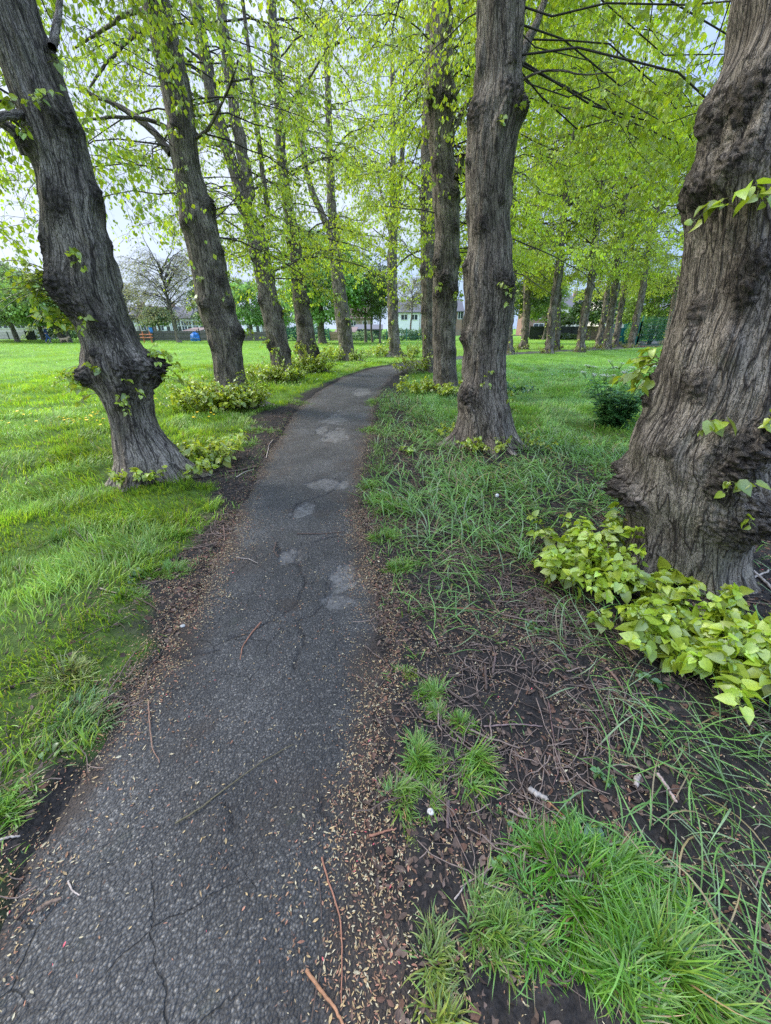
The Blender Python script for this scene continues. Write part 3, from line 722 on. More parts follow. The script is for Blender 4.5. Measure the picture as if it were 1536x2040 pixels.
sprouts(L5, [(660, 420, 6, .5), (665, 500, 6, .5), (675, 590, 5, .4), (690, 640, 5, .4), (655, 300, 6, .5), (652, 200, 5, .5)], .10)
sprouts(L6, [(780, 460, 6, .5), (782, 560, 6, .5), (778, 680, 9, .5), (782, 640, 5, .4)], .10)
sprouts(R1, [(1470, 425, 2, .14), (1510, 420, 3, .16), (1430, 815, 2, .14), (1515, 815, 2, .15), (1465, 945, 2, .13), (1485, 1000, 1, .12), (1268, 760, 6, .2), (1285, 745, 4, .22), (1245, 1060, 3, .15)], .075)
sprouts(R2, [(1020, 220, 2, .22), (985, 260, 2, .12), (1000, 575, 3, .14), (1012, 588, 4, .16), (965, 765, 2, .12), (972, 745, 2, .1), (1012, 790, 4, .15), (1022, 815, 4, .15), (925, 765, 2, .1)], .05)
sprouts(R3, [(885, 60, 5, .5), (895, 95, 5, .45), (890, 145, 5, .45), (865, 190, 5, .4), (890, 280, 4, .3), (870, 540, 3, .2), (905, 590, 5, .25), (880, 575, 4, .22), (860, 280, 4, .3), (912, 590, 4, .25)], .075)
sprouts(R4, [(842, 590, 5, .3), (845, 560, 4, .3), (850, 670, 5, .3), (840, 430, 5, .4), (843, 350, 5, .4)], .085)

# ---- crowns: drooping limbs with leafy twigs
def bias(center, spread):
    return lambda n: np.radians(center) + U(-1, 1, n) * np.radians(spread)
def away(t, gap=65):
    c = atan2(-t.loc[0], -t.loc[1])
    return lambda n: c + np.radians(U(gap, 360 - gap, n))
def give_crown(t, parts, lsize, col, mat='leaf'):
    tw, lf = MB(), MB()
    for kw in parts:
        a, b = crown(trunk_axis(t), lsize=lsize, col=col, **kw)
        for src, dst in ((a, tw), (b, lf)):
            base = dst.n
            dst.V += src.V; dst.C += src.C; dst.F += [F + base for F in src.F]; dst.n += src.n
    tw.build('branches', M['twig'], t.root, t.loc)
    lf.build('crown', M[mat], t.root, t.loc, False)
from mathutils import Quaternion
LC = (.46, .645, .04)
LCL = (.33, .51, .035)
flat = lambda a: (lambda z: a)
give_crown(L1, [dict(zlo=2.6, zhi=6.0, nl=46, Lf=flat(2.8), nb=10, nt=6, nleaf=8, azs=bias(-75, 95), limb_r=.017),
                dict(zlo=5.5, zhi=10.5, nl=14, Lf=flat(3.4), nb=8, nt=4, nleaf=4)], .062, LCL)
give_crown(L2, [dict(zlo=2.8, zhi=7.5, nl=42, Lf=flat(2.8), nb=8, nt=5, nleaf=7, limb_r=.018, azs=away(L2)), dict(zlo=7, zhi=11.5, nl=14, Lf=flat(3.4), nb=8, nt=4, nleaf=5)], .062, LCL)
give_crown(L3, [dict(zlo=2.8, zhi=9.5, nl=38, Lf=flat(3.0), nb=9, nt=5, nleaf=7, azs=away(L3))], .068, LC)
give_crown(L4, [dict(zlo=3.4, zhi=11, nl=36, Lf=flat(3.2), nb=9, nt=5, nleaf=7, azs=away(L4))], .080, LC)
give_crown(L5, [dict(zlo=3.8, zhi=13, nl=36, Lf=flat(3.4), nb=9, nt=5, nleaf=7, azs=away(L5), zmin=3.3)], .088, LC)
give_crown(L6, [dict(zlo=4.0, zhi=14.5, nl=36, Lf=flat(3.6), nb=9, nt=5, nleaf=7, azs=away(L6), zmin=3.6)], .092, LC)
give_crown(R1, [dict(zlo=3.0, zhi=5.5, nl=9, Lf=flat(3.4), nb=9, nt=5, nleaf=8, azs=bias(62, 34), limb_r=.02, el=(0, 30)),
                dict(zlo=5, zhi=9.5, nl=12, Lf=flat(3.4), nb=8, nt=4, nleaf=4)], .06, LC)
give_crown(R2, [dict(zlo=3.9, zhi=7.6, nl=48, Lf=flat(4.6), nb=12, nt=7, nleaf=10, azs=bias(62, 58), limb_r=.0075, wig=.17, smin=.06, zmin=2.4, el=(-2, 30), droop=(.15, .5)),
                dict(zlo=3.8, zhi=6.0, nl=6, Lf=flat(2.0), nb=7, nt=4, nleaf=7, azs=bias(-40, 40), limb_r=.014),
                dict(zlo=6.5, zhi=10.5, nl=12, Lf=flat(3.6), nb=8, nt=4, nleaf=4)], .058, LC)
give_crown(R3, [dict(zlo=3.0, zhi=9.0, nl=50, Lf=flat(4.6), nb=11, nt=6, nleaf=10, azs=bias(70, 75), limb_r=.013, wig=.11, smin=.08, zmin=2.7, el=(-2, 38), droop=(.15, .5)),
                dict(zlo=3.6, zhi=9.0, nl=16, Lf=flat(2.4), nb=8, nt=5, nleaf=7, azs=bias(-80, 60), limb_r=.018)], .066, LC)
give_crown(R4, [dict(zlo=3.0, zhi=11.0, nl=60, Lf=flat(4.4), nb=10, nt=6, nleaf=9, azs=bias(55, 95), el=(0, 40), droop=(.15, .5), zmin=3.2)], .080, LC)

# ---- second avenue: limes seen across the grass on the right
def far_lime(seed, h, crown_lo, Lr, nl, lsize=.125):
    """prototype built round the origin: trunk, branches, crown, basal shoots"""
    n, nth = 90, 40
    zs = np.concatenate([np.linspace(-.2, 5, 60), np.linspace(5.2, h, 30)])
    cx0 = .22 * perlin(zs * .3, seed * 3.3, 1.) ; cx0 -= np.interp(0, zs, cx0); cy0 = .18 * perlin(zs * .3, seed * 5.1, 8.)
    r = np.interp(zs, [-.2, 0, .5, 3, 5, h], [.42, .40, .31, .28, .24, .03]) * (1 + .10 * perlin(zs * 2.2, seed, 3.))
    th = np.arange(nth) * 2 * pi / nth; TH, ZZ = np.meshgrid(th, zs)
    c, s = np.cos(TH), np.sin(TH)
    kn = sstep(.18, .55, fbm(c * 1.6 + seed, s * 1.6, ZZ * 1.5, 3))
    R = r[:, None] * (1 + .06 * perlin(c * 2 + seed, s * 2, ZZ)) + .10 * kn * (ZZ < h * .6) + .12 * np.exp(-np.maximum(ZZ, 0) / .12) * (.5 + .5 * np.cos(TH * 5 + seed))
    V = np.stack([cx0[:, None] + c * R, cy0[:, None] + s * R, ZZ], -1)
    bco = np.stack([c * .3 + seed, s * .3, ZZ], -1)
    tr = MB().add(V.reshape(-1, 3), gridfaces(len(zs), nth, True)).build('trunk', M['bark'], None, None, True, dict(bco=bco.reshape(-1, 3), cav=np.zeros(R.size), burr=np.clip(kn * 1.2, 0, 1).ravel()))
    ax = lambda z: np.array([np.interp(z, zs, cx0), np.interp(z, zs, cy0), z])
    Lf = lambda z: Lr * (.65 + .35 * sin(pi * np.clip((z - crown_lo) / (h - crown_lo), 0, 1) ** .7))
    tw, lf = crown(ax, crown_lo, h - .5, nl, Lf, 10, 5, 6, lsize, el=(0, 45), droop=(.15, .6), zpow=1.15, col=LC, limb_r=.04, blen=(.7, 1.7), tlen=(.3, .7), clear=False, yellow=.7, zmin=4.4)
    b = tw.build('branches', M['twig']); l = lf.build('crown', M['leaf'], smooth=False)
    st, sl = MB(), MB(); n = 34
    a = U(0, 2 * pi, n); rr = U(.3, .62, n)
    B = np.stack([np.cos(a) * rr, np.sin(a) * rr, U(0, .1, n)], 1); D = np.stack([np.cos(a) * .5, np.sin(a) * .5, U(.5, 1.2, n)], 1)
    shoots(st, sl, B, D, U(.25, .7, n), 9, .11, (.19, .25, .03))
    kz = U(.6, 4.0, 20); ka = U(0, 2 * pi, 20)
    kr = np.interp(kz, zs, r) * 1.05
    shoots(st, sl, np.stack([np.cos(ka) * kr + np.interp(kz, zs, cx0), np.sin(ka) * kr, kz], 1), np.stack([np.cos(ka), np.sin(ka), U(-.2, .8, 20)], 1), U(.15, .4, 20), 5, .10, LC)
    bs = sl.build('basal_foliage', M['bigleaf'])
    return [tr, b, l, bs]

protos = [far_lime(11, 16.5, 5.0, 4.4, 62), far_lime(23, 18, 4.8, 4.8, 66), far_lime(37, 17, 5.2, 4.6, 64)]
used = [False] * 3
def place_far(kind, px, py, sc, rz, label, group='limes in the second avenue across the grass', dy=0.0):
    x, y = G(px, py); y += dy
    root = thing('lime_tree', label, 'tree', (x, y, float(hgt(x, y)) - .02), group, rz)
    root.scale = (sc * .86, sc * .86, sc)
    root.rotation_euler = (Quaternion((0, 1, 0), -.085 - .03 * sin(px)) @ Quaternion((0, 0, 1), rz)).to_euler()
    for p in protos[kind]:
        if used[kind]:
            q = p.copy(); COL.objects.link(q)
        else: q = p
        q.parent = root
    used[kind] = True
    TREES.append((x, y, .4))
G2 = [(0, 1013, 705, 1.0, .4, 'lime with shoots at its foot, just showing from behind the upright middle trunk'),
      (1, 1042, 696, 1.0, 2.1, 'slim lime with a dark leafy skirt, second past the upright middle trunk'),
      (2, 1092, 704, .95, 1.2, 'stout burr-covered lime standing alone in front in the far avenue'),
      (0, 1107, 697, .85, 3.3, 'thin lime tucked right behind the stout burr-covered one'),
      (1, 1156, 702, .95, 5.1, 'lime leaning right, between the stout burr-covered one and the close group'),
      (2, 1192, 692, .85, 4.0, 'slender lime with a round bush of yellow shoots at its foot'),
      (0, 1208, 697, 1.0, 5.9, 'front lime of the close group of three across the grass'),
      (1, 1224, 689, .9, .9, 'rear lime of the close group, beside the bend of the far path'),
      (2, 1256, 693, .95, 2.9, 'lime standing in front of the green metal fence gate'),
      (1, 1325, 688, .95, 1.7, 'lime rising behind the green metal fence next to the massive trunk')]
for k, px, py, sc, rz, lb in G2: place_far(k, px, py, sc, rz, lb)

# ------------------------------------------------------------------ ground sheet
def axis(lo, hi, fine_lo, fine_hi, step, growth=1.045):
    a = list(np.arange(fine_lo, fine_hi, step)); s = step
    while a[-1] < hi: s *= growth; a.append(a[-1] + s)
    s = step; b = [a[0]]
    while b[-1] > lo: s *= growth; b.append(b[-1] - s)
    return np.array(b[::-1][:-1] + a)
gx = axis(-900, 900, -2.6, 2.6, .028, 1.035); gy = axis(-60, 1500, .1, 4.6, .028, 1.03)
X, Y = np.meshgrid(gx, gy)
Z = hgt(X, Y)
gm = gmask(X, Y)
Z = Z + (1 - gm) * np.exp(-np.hypot(X, Y) / 8) * (.010 * fbm(X * 14, Y * 14, 2.2, 3))
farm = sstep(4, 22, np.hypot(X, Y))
g = MB().add(np.stack([X, Y, Z], -1).reshape(-1, 3), gridfaces(*X.shape))
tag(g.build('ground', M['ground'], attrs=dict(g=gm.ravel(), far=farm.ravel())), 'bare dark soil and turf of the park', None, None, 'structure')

# ------------------------------------------------------------------ path
ys = np.concatenate([np.arange(-1.0, 4.2, .0085), np.arange(4.2, 9, .022), np.arange(9, 70, .12)])
us = np.linspace(0, 1, 190)
l, r = np.interp(ys, YL, XL) - .22, np.interp(ys, YR, XR) + .22
PX = l[:, None] + (r - l)[:, None] * us[None]; PY = np.repeat(ys[:, None], len(us), 1)
PZ = path_z(PX, PY)
crk = np.zeros_like(PX); pat = np.zeros_like(PX)
def crackline(pts, w=.0065, depth=.012):
    global crk
    q = np.array([G(*p) for p in pts])
    for a, b in zip(q[:-1], q[1:]):
        ab = b - a
        wx = PX + .03 * perlin(PX * 9, PY * 9, 1.3) + .012 * perlin(PX * 30, PY * 30, 4.3) - a[0]; wy = PY + .03 * perlin(PX * 9, PY * 9, 8.3) + .012 * perlin(PX * 30, PY * 30, 6.3) - a[1]
        tt = np.clip((wx * ab[0] + wy * ab[1]) / (ab @ ab), 0, 1)
        d = np.hypot(wx - tt * ab[0], wy - tt * ab[1])
        ww = w * (1 + .7 * perlin(PX * 6, PY * 6, 5.5))
        crk = np.maximum(crk, np.exp(-(d / np.maximum(ww, .003)) ** 2))
for pts in [[(460, 1270), (520, 1250), (565, 1225), (600, 1190), (605, 1150), (590, 1120), (600, 1080)], [(600, 1235), (630, 1220), (650, 1190), (655, 1160)], [(610, 1085), (660, 1068), (700, 1062)], [(580, 1030), (590, 1005), (640, 985), (680, 970)],
            [(560, 1100), (548, 1085), (556, 1078)], [(440, 1590), (460, 1610), (465, 1640)], [(300, 1300), (380, 1310), (440, 1290)], 
            [(620, 955), (660, 950), (690, 960)], [(630, 830), (700, 828)], [(640, 850), (690, 850)], [(650, 870), (690, 872)], [(640, 1600), (660, 1640), (690, 1660)], [(600, 1240), (600, 1300), (590, 1330)]]:
    crackline(pts)
PZ = PZ - .011 * crk
def wornpatch(px, py, a, b, seed):
    global pat, PZ
    x, y = G(px, py)
    d = np.hypot((PX - x) / a, (PY - y) / b) + .55 * perlin(PX * 5, PY * 5, seed) + .3 * perlin(PX * 14, PY * 14, seed + 3) + .2 * perlin(PX * 40, PY * 40, seed)
    w = sstep(1.0, .82, d); pat = np.maximum(pat, w); PZ = PZ - .010 * w
for i, q in enumerate([(605, 1016, .10, .17), (578, 1106, .085, .10), (645, 965, .20, .16), (685, 1150, .09, .22), (670, 1195, .11, .08), (668, 868, .2, .45), (668, 832, .22, .6), (640, 855, .1, .3), (680, 965, .07, .12), (720, 780, .25, .8)]):
    wornpatch(*q, i * 3.1)
dd = pathd(PX, PY) + .09 * perlin(PX * 2.6, PY * 2.6, 1.9) + .05 * perlin(PX * 8, PY * 8, 2.9) + .03 * perlin(PX * 25, PY * 25, 5.9)
dirt = sstep(.10, -.02, dd) + .55 * sstep(.2, .6, fbm(PX * 1.7, PY * 1.7, 7.7, 4)) * sstep(.5, .05, dd)
# raised, broken lips next to the edges and an uneven worn surface
PZ = PZ + .006 * fbm(PX * 5, PY * 5, 3.3, 3) + .0022 * perlin(PX * 45, PY * 45, 3.1)
dirt = np.clip(np.maximum(dirt, .5 * sstep(.35, .7, fbm(PX * 3, PY * 2, 9.9, 4))), 0, 1)
PZ = PZ - .05 * sstep(-.08, -.22, pathd(PX, PY))
p = MB().add(np.stack([PX, PY, PZ], -1).reshape(-1, 3), gridfaces(*PX.shape))
tag(p.build('path', M['path'], attrs=dict(crack=crk.ravel(), patch=pat.ravel(), dirt=dirt.ravel())), 'cracked and patched old asphalt footpath', None, None, 'structure')
def topz(x, y):
    return np.where(pathd(x, y) > -.12, np.maximum(path_z(x, y) + .002, hgt(x, y)), hgt(x, y))

# ------------------------------------------------------------------ grass
def blades(mb, x, y, z, head, L, w, a0, a1, K, col, curl=0.0, floor=.004):
    N = len(x); s = np.linspace(0, 1, K + 1)
    th = a0[:, None] + (a1 - a0)[:, None] * s[None] ** 1.1
    hd = head[:, None] + np.asarray(curl).reshape(-1, 1) * s[None] ** 1.5
    ds = L[:, None] / K
    tm = (th[:, 1:] + th[:, :-1]) / 2; hm = (hd[:, 1:] + hd[:, :-1]) / 2
    zz = np.zeros((N, 1))
    hx = np.concatenate([zz, np.cumsum(np.sin(tm) * np.cos(hm) * ds, 1)], 1); hy = np.concatenate([zz, np.cumsum(np.sin(tm) * np.sin(hm) * ds, 1)], 1)
    hz = np.concatenate([zz, np.cumsum(np.cos(tm) * ds, 1)], 1)
    hz = np.maximum(hz, floor * s[None] * 3)
    C = np.stack([x[:, None] + hx, y[:, None] + hy, z[:, None] + hz], -1)
    side = np.stack([-np.sin(hd), np.cos(hd), np.zeros_like(hd)], -1)
    tw = .35 * U(-1, 1, (N, 1, 1)) * np.array([0, 0, 1.])
    side = norm(side + tw)
    wid = (w[:, None] * np.minimum(1, (1 - s) * 2.2 + .0) * np.minimum(1, .6 + 2 * s))[..., None]
    Lf, Rt = C - side * wid / 2, C + side * wid / 2
    V = np.concatenate([np.stack([Lf[:, :-1], Rt[:, :-1]], 2).reshape(N, -1, 3), C[:, -1:]], 1)
    F = []
    for i in range(K - 1): F += [(2 * i, 2 * i + 1, 2 * i + 3), (2 * i, 2 * i + 3, 2 * i + 2)]
    F += [(2 * K - 2, 2 * K - 1, 2 * K)]
    n = 2 * K + 1
    F = (np.array(F)[None] + (np.arange(N) * n)[:, None, None]).reshape(-1, 3)
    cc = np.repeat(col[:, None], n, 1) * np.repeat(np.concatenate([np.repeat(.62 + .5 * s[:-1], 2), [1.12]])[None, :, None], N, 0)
    mb.add(V.reshape(-1, 3), F, cc.reshape(-1, 3))

def wedge(r0, r1, n):
    r = np.sqrt(U(r0 * r0, r1 * r1, n)); a = U(-1, 1, n) * rad(85 if r1 <= 2.5 else 58 if r1 <= 5 else 50)
    return r * np.sin(a), r * np.cos(a)

def turfcol(x, y, n):
    left = x < np.interp(y, YL, XL)
    sh = perlin(x * .35, y * .35, 2.2)[:, None]; fine = perlin(x * 1.7, y * 1.7, 8.8)[:, None]
    c = np.where(left[:, None], np.array([.25, .46, .042]), np.array([.185, .40, .075]))  # sunlit yellow-green left, shaded bluish green right: light painted into the blade colour
    c = c * (1 + .3 * sh + .42 * fine) * U(.65, 1.3, (n, 1))
    y_ = U(0, 1, (n, 1)) ** 3
    c = c * (1 + y_ * np.array([.9, .25, .3]))
    dead = U(0, 1, n) < .035
    c[dead] = np.array([.42, .34, .18]) * U(.6, 1.1, (dead.sum(), 1))
    return np.clip(c, 0, .9)

gr = MB()
for r0, r1, dens, K, hL, w in [(.4, 2.5, 10000, 4, .11, .0042), (2.5, 5, 6000, 3, .12, .0054), (5, 10, 2300, 3, .13, .0085), (10, 20, 750, 2, .15, .014), (20, 40, 230, 1, .14, .02), (40, 80, 55, 1, .17, .045)]:
    n = int(dens * rad(170 if r1 <= 2.5 else 116 if r1 <= 5 else 100) / 2 * (r1 ** 2 - r0 ** 2))
    x, y = wedge(r0, r1, n)
    m = gmask(x, y)
    cl = .5 + .5 * perlin(x * 3.1, y * 3.1, 4.4)
    cl = np.clip(cl + .5 * perlin(x * 8, y * 8, 9.9) * (r1 <= 10), 0, 1)
    keep = (U(0, 1, n) < m * (.22 + .78 * cl ** 1.5) * (.5 + .5 * m)) & (pathd(x, y) < -.02)
    x, y, m, cl = x[keep], y[keep], m[keep], cl[keep]; n = len(x)
    tall = np.clip(.75 + 1.0 * perlin(x * 1.3, y * 1.3, 6.1) + .75 * (cl - .4), .4, 1.9) * (.45 + .55 * m)
    hd = 2 * pi * perlin(x * .9, y * .9, 3.4) + U(-1.3, 1.3, n)
    L = hL * tall * U(.55, 1.25, n)
    a0 = U(.05, .6, n); a1 = a0 + U(.3, 1.5, n) * np.clip(tall, .6, 1.4)
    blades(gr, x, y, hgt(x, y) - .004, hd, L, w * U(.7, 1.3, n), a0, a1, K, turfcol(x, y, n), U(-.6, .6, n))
    print('grass ring', r0, n)
tag(gr.build('grass', M['grass'], smooth=False), 'shaggy green grass of the park lawn', 'grass', None, 'stuff')

# long flattened strap leaves on the right-hand bank
def blob(x, y, cx, cy, rx, ry): return np.exp(-(((x - cx) / rx) ** 2 + ((y - cy) / ry) ** 2) ** 1.5)
def strapmask(x, y):
    n = .5 + .9 * perlin(x * 1.6, y * 1.6, 21.) + .6 * perlin(x * 5, y * 5, 22.)
    m = np.maximum.reduce([blob(x, y, .95, 3.5, .85, 1.0), .75 * blob(x, y, .75, 2.55, .55, .45), .5 * blob(x, y, .5, 1.9, .25, .3), .4 * blob(x, y, 1.0, 1.7, .4, .35), blob(x, y, 1.9, 4.6, 1.0, 1.2), blob(x, y, 2.7, 4.2, 1.0, 1.6), .8 * blob(x, y, .75, 6.6, .7, 1.6), .7 * blob(x, y, .5, 9, .6, 2), .75 * blob(x, y, 1.35, .85, .4, .45), .7 * blob(x, y, 1.05, .45, .3, .3), .55 * blob(x, y, 1.9, 1.2, .5, .4)])
    for (tx, ty, tr) in TREES[:10]: m = m * sstep(tr * 1.15, tr * 1.7, np.hypot(x - tx, y - ty))
    return m * sstep(0, .6, n)
n = 52000
x, y = U(-.2, 4.0, n), U(.2, 11, n)
k = (U(0, 1, n) < strapmask(x, y) * np.clip(1.6 - y / 9, .35, 1)) & (pathd(x, y) < -.1)
x, y = x[k], y[k]
# gather the leaves in tufts
gxx, gyy = np.round(x / .085) * .085, np.round(y / .085) * .085
x, y = gxx + .03 * perlin(gxx * 50, gyy * 50, 1.) * 2 + RNG.normal(0, .012, len(x)), gyy + .06 * perlin(gxx * 50, gyy * 50, 5.) + RNG.normal(0, .012, len(x))
n = len(x)
c = np.array([.19, .37, .075]) * U(.6, 1.4, (n, 1)); pale = U(0, 1, n) < .25; c[pale] = np.array([.30, .41, .20]) * U(.7, 1.2, (pale.sum(), 1)); dead = U(0, 1, n) < .09; c[dead] = np.array([.45, .34, .16]) * U(.6, 1.1, (dead.sum(), 1))
sp = MB()
a0 = U(.35, 1.25, n)
nearw = np.clip(y / 3, .5, 1)
blades(sp, x, y, hgt(x, y) - .003, U(0, 2 * pi, n) * .6 + 2.2 * perlin(x * 1.1, y * 1.1, 31.) + U(0, 2.4, n), U(.13, .34, n), U(.006, .0115, n) * nearw, a0, a0 + U(.5, 1.5, n), 7, c, U(-1.6, 1.6, n), .006)
tag(sp.build('strap_leaves', M['grass'], smooth=True), 'flattened bluish strap leaves sprawling over the bare soil', 'ground cover', None, 'stuff')

# low weeds and short grass scattered on the bare soil
gw = MB()
n = 60000; x, y = U(-1.9, 2.4, n), U(.3, 9, n)
band = np.exp(-((x - np.interp(y, YR, XR) - .24) / .16) ** 2) * sstep(1.0, 1.8, y)
k = (perlin(x * 2.3, y * 2.3, 41.) + .6 * perlin(x * 8, y * 8, 43.) > .42 - .85 * band - .25 * (x < -1) - .12 * sstep(1.2, .5, y)) & (pathd(x, y) < -.05) & (gmask(x, y) < .5)
k &= (U(0, 1, len(k)) < .35 + .65 * band * sstep(-.1, .25, perlin(x * 4.5, y * 2.2, 47.)))
x, y, band = x[k], y[k], band[k]; n = len(x)
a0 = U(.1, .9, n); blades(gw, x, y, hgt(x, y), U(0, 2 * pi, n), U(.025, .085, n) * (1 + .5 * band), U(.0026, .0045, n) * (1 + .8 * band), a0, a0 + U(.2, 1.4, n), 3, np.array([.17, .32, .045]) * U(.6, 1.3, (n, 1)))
tag(gw.build('sparse_grass', M['grass'], smooth=False), 'thin young grass coming up through the bare soil', 'grass', None, 'stuff')

# ---- separate grass tufts on the soil beside the path
def tuft(px, py, rx, ry, n, hgtm, label, col=(.10, .215, .025), group='grass tufts on the bare soil by the path', sag=1.0, w=.0036):
    x0, y0 = G(px, py)
    a, q = U(0, 2 * pi, n), U(0, 1, n) ** .62
    q = q * (1 + .7 * perlin(np.cos(a) * 2 + px, np.sin(a) * 2, py * .1))
    x, y = x0 + np.cos(a) * q * rx, y0 + np.sin(a) * q * ry
    kk = perlin(x * 13 + px, y * 13, 6.) + .6 * perlin(x * 30, y * 30, py * .1) > -.28; x, y, q = x[kk], y[kk], q[kk]; n = len(x)
    x = x + rx * .35 * perlin(x * 11, y * 11, 3.); y = y + ry * .35 * perlin(x * 11, y * 11, 7.)
    hd = np.arctan2(y - y0, x - x0) * .5 + 3.5 * perlin(x * 6, y * 6, 2.) + U(-1.6, 1.6, n)
    L = hgtm * U(.3, 1.25, n) * np.clip(.85 + 1.1 * perlin(x * 14, y * 14, 5.), .35, 1.6) * (1.1 - .35 * q)
    a0 = U(.0, .7, n) + .5 * q; a1 = a0 + U(.2, 1.7, n) * sag
    c = np.array(col) * 1.4 * U(.6, 1.35, (n, 1)); dd_ = U(0, 1, n) < .09; c[dd_] = np.array([.40, .32, .17]) * U(.5, 1.1, (dd_.sum(), 1)); a0[dd_] = U(.7, 1.4, dd_.sum()); fl_ = U(0, 1, n) < .15; a0[fl_] += .6; a1 = np.maximum(a1, a0 + .1)
    c = c * (1 + (U(0, 1, (n, 1)) ** 3) * np.array([.8, .2, .2]))
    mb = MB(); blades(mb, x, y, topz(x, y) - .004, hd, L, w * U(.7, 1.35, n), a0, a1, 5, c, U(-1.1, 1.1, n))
    t = mb.build('grass_tuft', M['grass'], None, (x0, y0, 0), False, None, (x0, y0, 0))
    tag(t, label, 'grass tuft', group)
for q in [
    (1190, 1800, .23, .21, 5200, .105, 'broad bright green grass clump in the lower right, the biggest one', (.075, .20, .014)),
    (1000, 1850, .10, .10, 1300, .085, 'low ragged grass on the path side of the biggest grass clump', (.10, .19, .03)),
    (1330, 1960, .16, .10, 1800, .14, 'grass at the bottom edge below the biggest grass clump'),
    (880, 1920, .055, .06, 420, .07, 'small tuft on litter left of the biggest grass clump, near the bottom', (.12, .19, .035)),
    (880, 2015, .05, .03, 260, .07, 'yellowish tuft touching the bottom edge right of the path', (.15, .21, .03)),
    (945, 1535, .075, .07, 900, .12, 'tall spiky dark green tuft, right one of the pair beside the path'),
    (850, 1520, .07, .055, 800, .085, 'dense tuft at the path edge left of the tall spiky one'),
    (825, 1595, .085, .06, 900, .075, 'sprawling mossy tuft just below the spiky pair beside the path', (.105, .20, .03)),
    (830, 1670, .04, .035, 220, .05, 'thin yellow-green tuft under the sprawling mossy one', (.14, .2, .03)),
    (855, 1388, .06, .05, 560, .095, 'lone upright tuft on bare soil above the spiky pair'),
    (862, 1425, .05, .035, 360, .07, 'low tuft tucked against the foot of the lone upright one', (.105, .2, .03)),
    (920, 1450, .05, .04, 260, .06, 'thin tuft to the lower right of the lone upright one'),
    (812, 1345, .04, .04, 200, .06, 'wispy tuft upper left of the lone upright one', (.13, .21, .03)),
    (800, 1132, .12, .09, 1100, .075, 'flat rosette of young grass at the edge of the strap leaves'),
    (755, 1000, .15, .12, 1200, .10, 'short tuft at the right edge of the path, level with the pale round patch'),
    (785, 1018, .14, .12, 1000, .11, 'short tuft right beside the one level with the pale round patch'),
    (770, 1072, .13, .11, 900, .08, 'sparse tuft at the path edge below the two short ones'),
    (735, 970, .13, .15, 800, .09, 'small far tuft at the right path edge before the leaf-skirted trunk'),
    (742, 802, .16, .45, 900, .12, 'grass tuft on the right path edge where the path narrows'),
    (735, 856, .18, .3, 900, .09, 'tiny tuft on the right path edge beside the worn patches'),
    (330, 1140, .17, .11, 1300, .08, 'low spreading tuft on the left soil between lawn and path'),
    (345, 1068, .2, .09, 900, .09, 'long low tuft nearer the leaning trunk on the left soil'),
    (255, 1190, .12, .07, 700, .07, 'tuft at the lawn corner left of the long twig'),
    (160, 1440, .13, .10, 1500, .085, 'rounded dull green tuft at the left lawn edge', (.085, .17, .045)),
    (140, 1350, .10, .08, 700, .11, 'pale seeding tuft above the rounded dull green one', (.16, .22, .06)),
    (135, 1075, .14, .10, 900, .14, 'dark upright tussock in the lawn left of the leaning trunk', (.08, .19, .025)),
    (20, 1620, .07, .08, 500, .09, 'tuft cut by the left edge of the view on bare soil'),
    (270, 1110, .2, .12, 1000, .11, 'combed-over tussock at the lawn edge below the leaning trunk'),
    (480, 890, .25, .16, 1200, .09, 'grass patch between the leaning trunk and the leafy-skirted one', (.10, .22, .025)),
    (500, 862, .5, .2, 1800, .10, 'long strip of grass beside the path in front of the leafy-skirted trunk', (.11, .23, .025)),
    (570, 803, .5, .35, 1800, .13, 'bright mown-looking strip beyond the leafy-skirted trunk', (.12, .24, .025)),
]:
    tuft(*q[:6], q[6], *(q[7:8] if len(q) > 7 else ()))
# ------------------------------------------------------------------ fallen bud scales, chips and twigs
def flakes(x, y, L, w, col, lift=.003, tilt=.5):
    n = len(x); mb = MB()
    z = topz(x, y) + lift
    a = U(0, 2 * pi, n); d = np.stack([np.cos(a), np.sin(a), U(-tilt, tilt, n) * .6], 1)
    nn = np.stack([U(-tilt, tilt, n), U(-tilt, tilt, n), np.ones(n)], 1)
    T = (np.array([(0, -.5, 0), (-.5, -.1, .12), (-.32, .3, .10), (0, .5, 0), (.32, .3, .10), (.5, -.1, .12)], np.float32), np.array([(0, 3, 1), (1, 3, 2), (0, 5, 3), (5, 4, 3)]))
    d = norm(d); xx = norm(np.cross(d, nn)); nn = np.cross(xx, d)
    V = np.stack([x, y, z], 1)[:, None] + T[0][None, :, :1] * xx[:, None] * w[:, None, None] + T[0][None, :, 1:2] * d[:, None] * L[:, None, None] + T[0][None, :, 2:] * nn[:, None] * w[:, None, None]
    F = (T[1][None] + (np.arange(n) * 6)[:, None, None]).reshape(-1, 3)
    mb.add(V.reshape(-1, 3), F, np.repeat(col, 6, 0)); return mb
def flakecol(n):
    pal = np.array([(.38, .26, .13), (.44, .31, .15), (.30, .17, .10), (.22, .12, .07), (.40, .32, .19), (.50, .42, .27), (.34, .16, .10), (.15, .09, .065)])
    return pal[RNG.integers(0, len(pal), n)] * U(.55, 1.1, (n, 1))
n = 420000
x, y = wedge(.25, 9, n); qx, qy = U(-2.2, 2.6, 190000), U(.15, 3.2, 190000); x, y = np.concatenate([x, qx]), np.concatenate([y, qy]); n = len(x)
d = pathd(x, y)
cl = .5 + .6 * perlin(x * 2.2, y * 2.2, 51.) + .45 * perlin(x * 7, y * 7, 52.)
